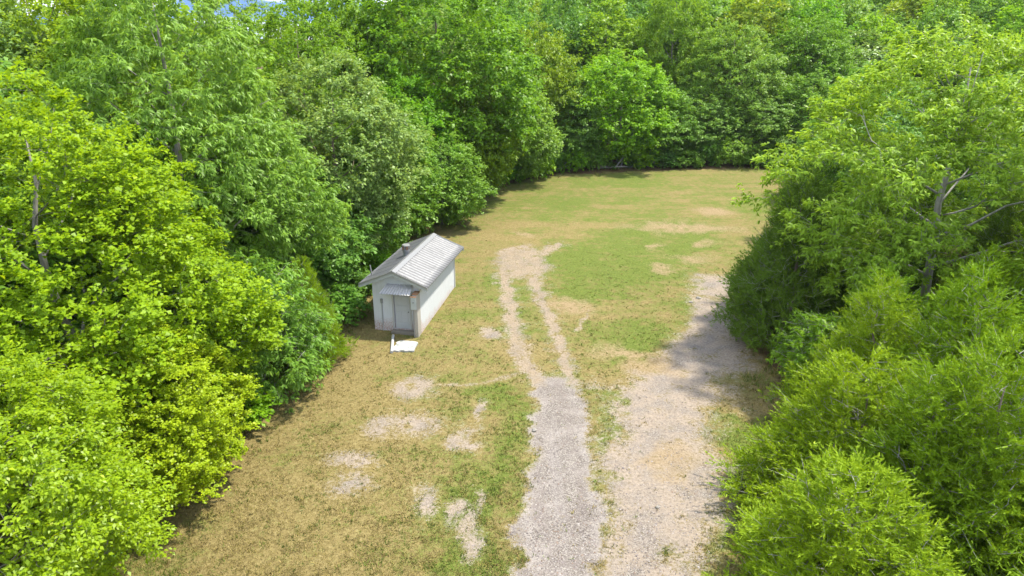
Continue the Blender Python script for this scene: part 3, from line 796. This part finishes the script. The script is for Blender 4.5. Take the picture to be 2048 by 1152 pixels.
def foliage(r, C, TF, style, sc=1.0, center=(0, 0), H=1, seed=0):
    s = STYLE[style]; Mn = len(C); tw, lv = s['tw'], s['lv']
    O = np.stack([C[:, 0] - center[0], C[:, 1] - center[1], np.zeros(Mn)], -1)
    O = nrm(O) * (0.35 + 0.65 * TF[:, 1:2]); O[:, 2] = 0.15 + 0.75 * TF[:, 0] ** 2
    Cr = np.repeat(C, tw, 0); Or = np.repeat(O, tw, 0)
    rd = r.normal(0, 1, (Mn * tw, 3)); rd[:, 2] *= s['flat']
    D = nrm(Or * 0.75 + rd * 0.62)
    size = np.repeat(0.75 + 0.55 * r.random(Mn), tw)
    Lt = s['tl'] * sc * (0.6 + 0.6 * r.random(Mn * tw)) * size
    Dt = np.repeat(D, lv, 0); ltr = np.repeat(Lt, lv)
    u = 0.18 + 0.85 * r.random(Mn * tw * lv) ** 0.8
    ros = s.get('rosette')
    if ros:                                                   # leaflets radiate from a few nodes on the twig
        nn = Mn * tw * (lv // ros)
        u = np.repeat(0.25 + 0.78 * r.random(nn), ros)
    Pp = np.repeat(Cr, lv, 0) + Dt * (u * ltr)[:, None]
    Pp[:, 2] -= s['droop'] * ltr * u * u
    jit = 0.045 * sc * s['tl']
    if ros: Pp += np.repeat(r.normal(0, jit * 2.2, (nn, 3)), ros, 0) + r.normal(0, 0.01, Pp.shape)
    else: Pp += r.normal(0, jit * 1.6, Pp.shape)
    rs = r.normal(0, 1, Pp.shape)
    Ax = Dt * 0.65 + rs * np.array([0.7, 0.7, 0.35]); Ax[:, 2] -= s['ld'] * (0.6 + 0.8 * r.random(len(Ax)))
    Nn = rs[:, [1, 2, 0]] * 0.55 + np.array([0, 0, s['up']]) + np.repeat(Or, lv, 0) * 0.45
    q = (0.7 + 0.6 * r.random(len(Pp))) * sc
    V = leaf_faces(Pp, Ax, Nn, s['L'] * q, s['W'] * q)
    return V, Cr, D, Lt, s['droop']

def needles(r, C, TF, tw, lv, tl, L, W, center=(0, 0)):
    Mn = len(C)
    O = nrm(np.stack([C[:, 0] - center[0], C[:, 1] - center[1], np.zeros(Mn)], -1)); O[:, 2] = 0.45 + 0.8 * TF[:, 0]
    Cr = np.repeat(C, tw, 0); D = nrm(np.repeat(O, tw, 0) * 0.8 + r.normal(0, 0.55, (Mn * tw, 3)))
    Lt = tl * (0.55 + 0.7 * r.random(Mn * tw)) * np.repeat(0.7 + 0.6 * r.random(Mn), tw)
    u = r.random(Mn * tw * lv) ** 0.8
    Dr = np.repeat(D, lv, 0); Pp = np.repeat(Cr, lv, 0) + Dr * (u * np.repeat(Lt, lv))[:, None]
    Pp[:, 2] += 0.10 * u * u * np.repeat(Lt, lv)
    rs = r.normal(0, 1, Pp.shape)
    Pp += rs[:, [2, 0, 1]] * 0.05 * (1.15 - u)[:, None]
    Ax = Dr + rs * 0.55; Ax[:, 2] += 0.15
    q = 0.65 + 0.7 * r.random(len(Pp))
    V = needle_faces(Pp, Ax, rs[:, [1, 2, 0]] + np.array([0, 0, 0.3]), L * q * (1.15 - 0.4 * u), W * q)
    return V, Cr, D, Lt, -0.10

def skeleton(r, H, cb, R, C, trunk_r, nlimb, wander=0.25, lean=(0, 0), tr_top=0.88, bmax=0.05):
    """trunk, limbs and one branch to each clump; returns three MB"""
    tr, lm, br = MB(), MB(), MB()
    nz = 9
    tp = [np.array([lean[0] * (i / nz) + wander * (noise3([i * 0.6], [trunk_r * 9 + H], seed=2)[0]) * (i > 0), lean[1] * (i / nz) + wander * (noise3([i * 0.6 + 40], [H], seed=4)[0]) * (i > 0), -0.3 + (H * tr_top + 0.3) * i / nz]) for i in range(nz + 1)]
    rad = [trunk_r * (1.35 if i == 0 else (1 - i / nz) ** 0.8 * 0.92 + 0.08) for i in range(nz + 1)]
    tr.tube(tp, rad, 9)
    tp = np.array(tp)
    at = lambda z: np.array([np.interp(z, tp[:, 2], tp[:, 0]), np.interp(z, tp[:, 2], tp[:, 1]), z])
    rat = lambda z: float(np.interp(z, tp[:, 2], rad))
    limbs = []
    for i in range(nlimb):
        f = (i + 0.5) / nlimb
        z0 = max(H * 0.12, cb * 0.85) + (H * 0.78 - max(H * 0.12, cb * 0.85)) * f
        a = i * 2.4 + r.random() * 0.8
        ln = R * (0.78 - 0.35 * f) * (0.8 + 0.4 * r.random()); rise = ln * (0.35 + 0.55 * f + 0.3 * r.random())
        p0 = at(z0); d = np.array([math.cos(a), math.sin(a), 0])
        pts = [p0]
        for s_ in (0.25, 0.5, 0.75, 1.0):
            pts.append(p0 + d * ln * s_ + np.array([0, 0, rise * s_ ** 1.2]) + r.normal(0, 0.05 * ln, 3) * s_)
        r0 = min(rat(z0) * 0.42, trunk_r * 0.34)
        lm.tube(pts, [r0, r0 * 0.8, r0 * 0.6, r0 * 0.42, r0 * 0.22], 6)
        for j in range(len(pts) - 1):
            for s_ in (0.0, 0.5):
                limbs.append((pts[j] * (1 - s_) + pts[j + 1] * s_, r0 * (0.7 - 0.13 * j)))
    for z in np.linspace(max(cb, H * 0.05), H * tr_top, 18): limbs.append((at(z), rat(z) * 0.5))
    # each clump is reached from the nearest wood already grown, so branches fork instead of fanning out
    nl = len(limbs); cap_ = nl + 3 * len(C)
    LP = np.full((cap_, 3), 1e6); LR = np.zeros(cap_)
    for i_, q in enumerate(limbs): LP[i_] = q[0]; LR[i_] = q[1]
    cnt = nl
    order = np.argsort([np.min(np.linalg.norm(LP[:nl] - c, axis=1)) for c in C])
    for oi_ in order:
        c = C[oi_]
        pen = np.linalg.norm(LP[:cnt] - c, axis=1) + np.maximum(0, LP[:cnt, 2] - c[2] + 0.1) * 1.3
        j = int(np.argmin(pen)); p0 = LP[j]; dl = np.linalg.norm(c - p0)
        mid_ = p0 * 0.5 + c * 0.5 + np.array([0, 0, 0.08 * dl]) + r.normal(0, 0.09 * dl, 3)
        q1 = p0 * .35 + mid_ * .65 + r.normal(0, 0.03 * dl, 3)
        rr = max(min(LR[j] * 0.72, bmax), 0.010)
        br.tube([p0, q1, mid_ * 0.45 + c * 0.55, c], [rr, rr * 0.82, rr * 0.65, rr * 0.45], 4, cap=False)
        for pnt, f_ in ((q1, 0.85), (mid_, 0.7), (c, 0.5)):
            LP[cnt] = pnt; LR[cnt] = rr * f_; cnt += 1
    return tr, lm, br

def add_twigs(br, r, Cr, D, Lt, droop, frac, rad=0.008):
    sel = np.nonzero(r.random(len(Cr)) < frac)[0]
    for i in sel:
        p0 = Cr[i]; p1 = p0 + D[i] * Lt[i] * 0.55 - np.array([0, 0, droop * Lt[i] * 0.3]); p2 = p0 + D[i] * Lt[i] * 1.0 - np.array([0, 0, droop * Lt[i]])
        br.tube([p0, p1, p2], [rad, rad * 0.8, rad * 0.4], 3, cap=False)

PROTO = {}
def make_tree(key, name, H, R, cb, nclump, mind, style, leaf, bark, prof='round', trunk_r=0.18, nlimb=9, sc=1.0, seed=1, twig=0.15, lean=(0, 0), outer=0.42, lobes=0.3, gap=-0.35, twig_bark=None, nd=None):
    r = np.random.default_rng(seed * 101 + 3)
    C, TF = crown_clumps(r, H - 0.35, cb, R * 0.93, nclump, PROF[prof], mind, outer=outer, lobes=lobes, seed=seed, lean=lean, gap=gap)
    tr, lm, br = skeleton(r, H, cb, R, C, trunk_r, nlimb, lean=lean, bmax=0.014 if nd else 0.045, tr_top=0.8 if nd else 0.88)
    if nd:
        V, Cr, D, Lt, dp = needles(r, C, TF, *nd)
    else:
        V, Cr, D, Lt, dp = foliage(r, C, TF, style, sc, (lean[0] * 0.5, lean[1] * 0.5), H, seed)
    if twig: add_twigs(br, r, Cr, D, Lt, dp, twig)
    root = empty(name)
    tr.build('trunk', M[bark], root, smooth=True)
    lm.add(br.v, br.f)
    lm.build('branches', M[twig_bark or bark], root, smooth=True)
    kf = V.shape[1]
    link('crown', np_mesh('crown', V.reshape(-1, 3), np.arange(len(V) * kf).reshape(-1, kf)), M[leaf], root)
    PROTO[key] = dict(root=root, used=False, H=H, R=R, leaf=leaf)
    return root

def place(key, x, y, H=None, R=None, rz=0.0, label=None, group=None, leaf=None, cat='tree', name=None, sink=0.05, tilt=(0, 0)):
    p = PROTO[key]; root = p['root']
    if not p['used']:
        o = root; p['used'] = True; kids = list(root.children)
    else:
        o = root.copy(); COL.objects.link(o); kids = []
        for ch in list(root.children):
            c = ch.copy(); COL.objects.link(c); c.parent = o; kids.append(c)
    if name: o.name = name
    o.location = (x, y, float(G(x, y)) - sink)
    sz = (H / p['H']) if H else 1.0; sr = (R / p['R']) if R else sz
    o.scale = (sr, sr, sz); o.rotation_euler = (tilt[0], tilt[1], rz)
    tag(o, label, cat, group)
    for c in kids:
        if c.name.startswith('crown'):
            c.material_slots[0].link = 'OBJECT'
            c.material_slots[0].material = M[leaf or p['leaf']]
    return o

# the trees near the camera, each with its own crown
make_tree('maple', 'maple_tree', 13.4, 6.2, 1.0, 760, 0.52, 'maple', 'maple', 'bark_grey', 'oval', 0.24, 12, 1.0, 3, 0.06, lobes=0.34, outer=0.58, gap=-0.75)
place('maple', -15.6, 22.6, rz=0.4, label='big yellow green maple, widest crown on the left of the clearing')
place('maple', -12.5, 20.6, 6.4, 3.6, 3.3, 'lower yellow green maple in front of the big one, reaching over the dry grass')
make_tree('elm', 'elm_tree', 8.2, 4.3, 0.6, 400, 0.46, 'elm', 'elm', 'bark_grey', 'round', 0.15, 9, 1.0, 8, 0.08, outer=0.55, gap=-0.75)
place('elm', -13.5, 13.6, rz=1.1, label='bright green tree in the bottom left corner of the picture')
make_tree('chestnut', 'oak_tree', 18.4, 6.6, 1.6, 760, 0.62, 'droop', 'droop', 'bark_grey', 'oval', 0.27, 14, 1.12, 5, 0.10, lobes=0.36, outer=0.56, gap=-0.7)
place('chestnut', -15.8, 33.2, rz=2.0, label='tallest left tree, with drooping narrow green leaves, behind the maple')
make_tree('sapling', 'oak_sapling', 6.6, 2.9, 0.6, 170, 0.52, 'droop', 'droop', 'bark_pale', 'round', 0.09, 7, 1.0, 12, 0.35, twig_bark='bark_pale')
place('sapling', -10.9, 27.3, rz=0.7, label='low drooping green sapling with bare grey twigs between maple and shed')
make_tree('greyoak', 'oak_tree', 13.2, 5.2, 1.2, 420, 0.62, 'oak', 'greyoak', 'bark_brown', 'round', 0.24, 11, 0.95, 21, 0.08, lobes=0.34, outer=0.56, gap=-0.7)
place('greyoak', -10.9, 43.6, rz=0.2, label='grey green glossy oak rising behind the shed')
make_tree('walnut', 'walnut_tree', 16.5, 5.2, 3.5, 260, 0.85, 'walnut', 'walnut', 'bark_brown', 'broad', 0.22, 11, 1.1, 31, 0.15, gap=-0.2)
place('walnut', -14.9, 52, rz=1.0, label='feathery yellow green walnut behind the grey green oak')
make_tree('hickory', 'hickory_tree', 15.4, 7.4, 4.2, 640, 0.64, 'hickory', 'hickory', 'bark_pale', 'broad', 0.26, 17, 1.05, 9, 0.35, lobes=0.36, gap=-0.12, twig_bark='bark_pale', outer=0.45)
place('hickory', 20.2, 32.4, rz=2.6, label='large light green hickory on the right, grey trunk and branches showing')
make_tree('juniper', 'juniper_tree', 8.0, 3.0, 0.3, 560, 0.33, None, 'juniper', 'bark_brown', 'cone', 0.12, 5, 1.0, 14, 0.22, twig_bark='bark_pale', nd=(9, 22, 0.55, 0.13, 0.032), outer=0.22, lobes=0.45, gap=-2)
make_tree('juniper_b', 'juniper_tree', 6.6, 2.9, 0.2, 520, 0.33, None, 'juniper', 'bark_brown', 'cone', 0.10, 5, 1.0, 19, 0.25, twig_bark='bark_pale', nd=(9, 22, 0.55, 0.135, 0.034), outer=0.22, lobes=0.5, gap=-2)
G1 = 'bright junipers crowding the lower right corner'
place('juniper_b', 8.7, 14.8, 5.2, 3.4, 0.3, 'bright yellow green juniper nearest the camera, lowest at the right edge of the drive', G1)
place('juniper', 13.2, 16.6, 7.8, 3.6, 1.2, 'bright juniper in the bottom right corner of the picture', G1)
place('juniper_b', 11.2, 19.8, 6.0, 3.6, 2.4, 'bright juniper beside the gravel yard, left of the corner thicket', G1)
place('juniper', 15.4, 21.6, 7.9, 3.6, 3.6, 'tall bright juniper in front of the hickory trunk', G1)
place('juniper_b', 19.4, 21.6, 9.0, 3.8, 4.4, 'bright juniper at the right edge of the picture below the hickory', G1)
place('juniper', 14.8, 26.0, 6.4, 3.0, 5.2, 'bright juniper behind the thicket, left of the hickory trunk', G1)
place('juniper_b', 22.0, 26.6, 9.0, 3.8, 0.9, 'bright juniper at the far right under the hickory crown', G1)
place('juniper', 17.2, 15.2, 9.0, 3.8, 2.1, 'bright juniper half out of the picture at the bottom right', G1)
place('juniper_b', 15.0, 12.6, 6.6, 3.4, 5.7, 'bright juniper at the very bottom of the picture, right of the nearest one', G1)
place('juniper', 11.9, 17.3, 6.6, 3.0, 4.9, 'bright juniper wedged between the nearest one and the corner thicket', G1)
place('juniper', 13.4, 23.6, 6.9, 3.0, 0.2, 'bright juniper filling the thicket below the leaning sapling', G1)
place('juniper_b', 18.6, 26.0, 7.4, 3.2, 3.9, 'bright juniper right of the hickory trunk, behind the thicket', G1)
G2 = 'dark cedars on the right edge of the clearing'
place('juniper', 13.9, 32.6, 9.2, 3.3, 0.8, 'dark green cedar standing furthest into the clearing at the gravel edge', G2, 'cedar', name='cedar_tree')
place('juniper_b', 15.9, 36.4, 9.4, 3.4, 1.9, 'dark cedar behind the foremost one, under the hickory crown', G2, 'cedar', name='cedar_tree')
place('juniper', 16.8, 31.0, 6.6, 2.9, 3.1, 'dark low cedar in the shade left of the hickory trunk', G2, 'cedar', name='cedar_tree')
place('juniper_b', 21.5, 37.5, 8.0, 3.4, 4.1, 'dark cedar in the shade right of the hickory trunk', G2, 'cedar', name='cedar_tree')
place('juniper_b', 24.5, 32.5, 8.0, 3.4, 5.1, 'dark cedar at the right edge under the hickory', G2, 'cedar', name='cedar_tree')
place('juniper', -9.7, 30.6, 5.4, 1.9, 2.0, 'small green juniper at the corner of the shed by the drooping sapling', None)
make_tree('leaning', 'leaning_sapling', 4.4, 2.2, 1.0, 80, 0.45, 'hickory', 'walnut', 'bark_pale', 'broad', 0.07, 6, 0.85, 27, 0.9, lean=(-1.6, -0.4), twig_bark='bark_pale')
place('leaning', 14.2, 26.6, rz=0.0, label='light green sapling with bare white branches leaning out over the gravel')

# the middle distance: three more crowns, shared by the row along the clearing
make_tree('oak', 'oak_tree', 16.0, 6.5, 2.0, 400, 0.82, 'oak', 'oak', 'bark_brown', 'round', 0.26, 12, 1.2, 41, 0.04, outer=0.55, gap=-0.7)
make_tree('mid_a', 'broadleaf_tree', 11.0, 4.0, 0.8, 230, 0.72, 'oak', 'green', 'bark_brown', 'oval', 0.16, 9, 1.15, 45, 0.03, outer=0.52, gap=-0.7)
make_tree('mid_b', 'broadleaf_tree', 11.0, 4.4, 0.8, 250, 0.72, 'oak', 'bright', 'bark_grey', 'round', 0.17, 9, 1.15, 52, 0.03, lobes=0.42, outer=0.52, gap=-0.7)
# row along the clearing, near to far
ROW = [
 ('oak', -6.3, 63.5, 19.0, 8.0, 0.3, 'oak', 'large dark green oak, tallest of the trees behind the shed'),
 ('mid_a', -8.6, 49.5, 10.2, 3.7, 1.3, 'green', 'mid green tree hanging over the shed roof end of the clearing'),
 ('mid_b', -5.6, 53.8, 7.0, 3.2, 2.2, 'green', 'low spreading green tree reaching over the grass beyond the shed'),
 ('mid_a', -3.6, 61.5, 11.4, 3.5, 3.0, 'olive', 'yellowish olive tree left of the far field corner'),
 ('mid_b', -8.4, 57.0, 11.5, 3.8, 4.0, 'bright', 'yellow green tree between the olive tree and the mid green one'),
 ('mid_a', 0.6, 69.0, 10.0, 3.6, 5.0, 'green', 'green tree at the far left corner of the field'),
 ('mid_b', 2.4, 76.5, 14.2, 4.3, 0.6, 'olive', 'tree with yellowing top left of the bright round one'),
 ('mid_a', 6.0, 75.6, 9.0, 3.6, 5.6, 'dark', 'dark tree left of the bright round one'),
 ('mid_b', 11.6, 77.2, 11.6, 5.2, 1.5, 'bright', 'bright round yellow green tree at the middle of the far field edge'),
 ('mid_a', 16.2, 77.6, 8.6, 3.8, 2.5, 'green', 'green tree under the tall yellow one at the field edge'),
 ('mid_b', 19.2, 88.0, 17.6, 4.3, 3.5, 'walnut', 'tall yellow green tree standing above the far field edge'),
 ('oak', 25.0, 83.5, 14.2, 5.8, 4.5, 'green', 'wide blue green tree right of the tall yellow one'),
 ('mid_a', 21.5, 79.0, 7.5, 4.2, 1.0, 'dark', 'dark low tree at the far field edge, third from the bright one'),
 ('mid_b', 27.5, 78.5, 6.8, 4.2, 2.0, 'dark', 'dark low tree at the right end of the far field edge'),
 ('mid_a', 33.0, 79.5, 9.0, 4.6, 3.0, 'green', 'green tree just left of the hickory crown at the field edge'),
 ('oak', 35.0, 88.0, 14.0, 6.0, 0.9, 'oak', 'dark oak behind the hickory crown'),
 ('mid_b', 40.0, 76.0, 9.0, 5.0, 0.9, 'green', 'green tree mostly hidden behind the hickory'),
 ('mid_a', 29.5, 60.0, 10.0, 4.6, 0.4, 'dark', 'dark tree in the gap between the cedars and the hickory crown'),
 ('mid_b', 25.5, 49.0, 9.0, 4.4, 1.4, 'dark', 'dark tree close behind the cedars, under the hickory crown'),
 ('mid_a', 34.0, 67.0, 11.0, 4.8, 2.4, 'green', 'green tree behind the left side of the hickory crown'),
 ('mid_b', 38.0, 55.0, 11.0, 5.4, 3.4, 'green', 'green tree deep behind the hickory trunk'),
 ('oak', 31.0, 42.0, 11.0, 5.4, 4.4, 'dark', 'dark tree behind the right half of the hickory'),
 ('mid_a', 46.0, 66.0, 12.0, 5.4, 5.4, 'green', 'green tree deep behind the right edge of the hickory crown'),
 ('oak', 40.0, 44.0, 12.0, 6.0, 0.4, 'green', 'tree at the right edge behind the hickory'),
 ('oak', -36.0, 47.0, 18.5, 6.4, 0.8, 'oak', 'tall green tree at the left end of the skyline'),
 ('oak', -26.8, 41.5, 18.4, 5.6, 4.8, 'walnut', 'yellow green tree at the top left, left of the drooping one'),
 ('mid_b', -16.6, 66.0, 18.4, 5.0, 2.3, 'oak', 'green tree on the skyline behind the feathery walnut'),
 ('oak', -21.5, 42.5, 16.6, 6.4, 1.4, 'walnut', 'yellow green tree in the top left corner'),
 ('oak', -29.0, 38.0, 17.0, 6.4, 2.4, 'greyoak', 'grey green tree at the left edge behind the maple'),
 ('mid_a', -12.6, 38.6, 8.6, 3.8, 3.4, 'dark', 'dark tree in the shade behind the shed'),
 ('mid_b', -9.9, 45.0, 6.2, 3.2, 3.9, 'green', 'low green tree over the back of the shed roof'),
 ('mid_a', -20.0, 26.5, 9.0, 4.2, 4.4, 'green', 'green tree behind the maple at the left edge'),
 ('walnut', -21.5, 58.0, 17.6, 6.2, 5.4, 'walnut', 'feathery tree with sky showing through its branches'),
 ('oak', -29.5, 55.0, 17.4, 6.0, 0.1, 'oak', 'green tree behind the top left corner'),
 ('mid_b', -12.6, 64.0, 17.6, 5.0, 1.1, 'oak', 'green tree just right of the gap of sky'),
 ('walnut', -9.0, 74.0, 17.0, 5.6, 3.1, 'greyoak', 'thin grey green tree at the skyline right of the sky gap'),
 ('mid_a', 0.5, 84.0, 16.0, 4.6, 2.8, 'green', 'green tree behind the far left corner of the field'),
 ('oak', -30.0, 22.0, 14.0, 6.0, 2.8, 'oak', 'tree beyond the left edge behind the maple'),
]
for key, x, y, H, R, rz, leaf, label in ROW:
    place(key, x, y, H, R, rz, label, 'trees ringing the clearing', leaf)

# the wooded hill behind
make_tree('far_a', 'forest_tree', 13.0, 4.6, 1.5, 190, 0.9, 'far', 'green', 'bark_brown', 'round', 0.18, 7, 1.1, 61, 0.0)
make_tree('far_b', 'forest_tree', 14.0, 4.2, 1.5, 190, 0.88, 'far', 'green', 'bark_brown', 'oval', 0.18, 7, 1.1, 67, 0.0, lobes=0.4)
make_tree('far_c', 'forest_tree', 12.0, 5.0, 1.5, 190, 0.95, 'far', 'green', 'bark_brown', 'broad', 0.18, 7, 1.15, 71, 0.0, lobes=0.4)
rf = random.Random(11); spots = []
LAB = {'green': 'mid green tree in the wooded hillside beyond the field', 'dark': 'dark green tree in the wooded hillside beyond the field', 'oak': 'deep green oak in the wooded hillside beyond the field',
       'bright': 'bright green tree in the wooded hillside beyond the field', 'olive': 'olive tinted tree in the wooded hillside beyond the field', 'greyoak': 'greyish green tree in the wooded hillside beyond the field'}
for _ in range(6000):
    y = rf.uniform(90, 185); x = rf.uniform(-0.10 * y - 4, 0.86 * y)
    if all((x - a) ** 2 + (y - b) ** 2 > (5.6 + (y - 90) * 0.022) ** 2 for a, b in spots) and math.hypot(x - 19, y - 88) > 6:
        spots.append((x, y))
spots.sort(key=lambda q: q[1])
for i, (x, y) in enumerate(spots[:240]):
    leaf = rf.choice(['green', 'green', 'green', 'dark', 'oak', 'oak', 'green', 'olive', 'greyoak', 'bright', 'dark', 'green'])
    place(rf.choice(['far_a', 'far_b', 'far_c']), x, y, rf.uniform(11, 16.5), rf.uniform(4.2, 5.6), rf.uniform(0, 6.28), LAB[leaf], 'trees of the wooded hillside: ' + leaf, leaf)
# woods left of the clearing, further in
for i in range(600):
    x = rf.uniform(-75, -18); y = rf.uniform(30, 95)
    if x > -0.86 * y - 8 and x < -0.34 * y - 4 and all((x - a) ** 2 + (y - b) ** 2 > 46 for a, b in spots) and all((x - q[1]) ** 2 + (y - q[2]) ** 2 > 36 for q in ROW):
        spots.append((x, y)); leaf = rf.choice(['green', 'oak', 'greyoak'])
        place(rf.choice(['far_a', 'far_b', 'far_c']), x, y, rf.uniform(10.5, 14), rf.uniform(4.2, 5.4), rf.uniform(0, 6.28), 'tree deep in the left woods behind the front row', 'trees deep in the left woods', leaf)

# shrubs at the foot of the trees
make_tree('shrub', 'shrub', 2.2, 1.5, 0.15, 60, 0.36, 'shrub', 'green', 'bark_brown', 'round', 0.04, 5, 1.0, 81, 0.1)
edge = [(-12.9, 18), (-12.6, 21.5), (-12.0, 25), (-10.3, 31.5), (-10.4, 35.5), (-9.6, 39.5), (-9.3, 42.2), (-8.6, 46.2), (-7.6, 51), (-6.6, 55), (-4.6, 59.4), (-3.0, 63.2), (-0.9, 67.6), (1.6, 70.6), (3.6, 72.6), (6.0, 73.4), (8.6, 74.2), (13.6, 75.0), (16.2, 75.2), (18.6, 75.4), (21.0, 75.6), (23.4, 75.6), (26.0, 75.8), (28.8, 75.6), (31.5, 75.2)]
LEFT_SHRUB = ['shrub under the lower maple, nearest the camera on the left side', 'shrub under the big maple beside the dry grass', 'shrub between the big maple and the drooping sapling',
              'shrub beside the small juniper, left of the shed door', 'shrub against the left wall of the shed', 'shrub at the left rear corner of the shed', 'shrub just behind the shed, under the grey green oak',
              'shrub past the back end of the shed roof', 'shrub under the mid green tree, halfway along the left side', 'shrub under the low spreading tree beyond the shed']
for i, (x, y) in enumerate(edge):
    far = y > 58
    place('shrub', x + rf.uniform(-.3, .3), y + rf.uniform(-.3, .3), rf.uniform(1.5, 3.0) * (1.15 if far else 1), rf.uniform(1.3, 2.0) * (1.1 if far else 1), rf.uniform(0, 6.28),
          'leafy shrub at the foot of the trees along the far field edge' if far else LEFT_SHRUB[i], 'shrubs along the far field edge' if far else 'shrubs along the left side',
          rf.choice(['green', 'dark', 'green', 'bright']), 'shrub')

# undergrowth on the forest floor: low leaves nobody could count
r = np.random.default_rng(5)
n = 9000
y = 14 + 72 * r.random(n) ** 1.1; x = (r.random(n) * 2 - 1) * (0.8 * y + 4)
sdv = poly_sd(x, y, CLEAR); ok = (sdv > 0.7) & (sdv < 9 + 20 * r.random(n) * (y > 60)) & ~((x > -9.6) & (x < -4) & (y > 32) & (y < 42))
x, y = x[ok][:1150], y[ok][:1150]
C = np.stack([x, y, G(x, y) + 0.15 + 0.35 * r.random(len(x))], -1)
V, *_ = foliage(r, C, np.stack([np.full(len(x), 0.6), np.full(len(x), 0.6)], -1), 'shrub', 1.15)
V = V[r.random(len(V)) < 0.5]
tag(link('undergrowth', np_mesh('undergrowth', V.reshape(-1, 3), np.arange(len(V) * 4).reshape(-1, 4)), M['dark']), 'low green undergrowth on the forest floor round the clearing', 'undergrowth', kind='stuff')

# dead wood along the far edge and beside the shed
def dead(name, pts, r0, label, cat='branch', mat='bark_pale', side=True):
    m = MB(); n = len(pts)
    q = [(p[0], p[1], float(G(p[0], p[1])) + p[2]) for p in pts]
    m.tube(q, [r0 * (1 - 0.75 * i / (n - 1)) for i in range(n)], 7)
    if side and n > 2:
        b = Vector(q[n // 2]); m.tube([b, b + Vector((r0 * 6, r0 * 4, r0 * 7)), b + Vector((r0 * 9, r0 * 9, r0 * 10))], [r0 * 0.5, r0 * 0.35, r0 * 0.12], 5)
    return tag(m.build(name, M[mat], smooth=True), label, cat)
dead('fallen_branch', [(-5.2, 54.5, 0.08), (-4.3, 53.4, 0.10), (-3.6, 52.6, 0.12), (-3.1, 51.9, 0.05)], 0.05, 'thin dead branch lying on the grass beyond the shed', mat='bark_brown')
dead('fallen_log', [(14.5, 74.6, 0.1), (15.2, 74.4, 0.7), (15.8, 74.3, 1.3)], 0.16, 'pale broken stump leaning at the middle of the far field edge', 'log')
dead('fallen_log', [(9.0, 74.1, 0.12), (11.0, 74.0, 0.2), (13.0, 74.3, 0.15)], 0.18, 'grey log lying along the far field edge below the bright tree', 'log')
dead('fallen_log', [(3.6, 71.8, 0.15), (5.2, 72.4, 0.45), (6.8, 72.9, 0.9)], 0.12, 'pale log leaning at the left part of the far field edge', 'log')
dead('fallen_log', [(11.6, 74.6, 0.1), (11.9, 74.6, 1.4), (12.6, 74.7, 3.2), (13.0, 74.9, 4.4)], 0.10, 'bent pale dead stem standing before the bright round tree', 'log')
# stones that stick out of the gravel
def stone(x, y, s, label, seed):
    rr = random.Random(seed); m = MB(); vs = []
    for i in range(6):
        for j in range(8):
            th, ph = math.pi * (i + 0.5) / 6, 2 * math.pi * j / 8
            q = 1 + rr.uniform(-.2, .2)
            vs.append((s * q * math.sin(th) * math.cos(ph), s * 0.8 * q * math.sin(th) * math.sin(ph), s * 0.55 * q * math.cos(th)))
    fs = [(i * 8 + j, i * 8 + (j + 1) % 8, (i + 1) * 8 + (j + 1) % 8, (i + 1) * 8 + j) for i in range(5) for j in range(8)] + [tuple(range(7, -1, -1)), tuple(range(40, 48))]
    m.add(vs, [f[::-1] for f in fs]); o = m.build('stone', plain_mat('pale stone', (0.27, 0.25, 0.22), 0.9, 0, 0.2, 12)); o.location = (x, y, float(G(x, y)) + s * 0.15)
    tag(o, label, 'stone')
stone(0.9, 24.4, 0.11, 'pale stone on the left edge of the gravel drive', 1)
stone(4.9, 19.6, 0.10, 'small pale stone on the gravel yard near the junipers', 2)
stone(11.0, 38.6, 0.16, 'white stone on the grass left of the dark cedar', 3)
stone(10.4, 38.0, 0.13, 'pale stone on bare ground left of the white stone', 4)


# a little summer haze in the air
hz = MB().box(-260, 260, -60, 330, -1.5, 75).build('haze', None)
k = NT('thin summer haze'); k.n.remove(k.p)
pv = k.node('ShaderNodeVolumePrincipled')
pv.inputs['Color'].default_value = (0.94, 0.97, 1.0, 1); pv.inputs['Density'].default_value = 0.00013; pv.inputs['Anisotropy'].default_value = 0.3
k.lk(pv.outputs[0], k.out.inputs['Volume']); hz.data.materials.append(k.m)
tag(hz, 'thin summer haze in the air over the clearing', 'haze', kind='stuff')
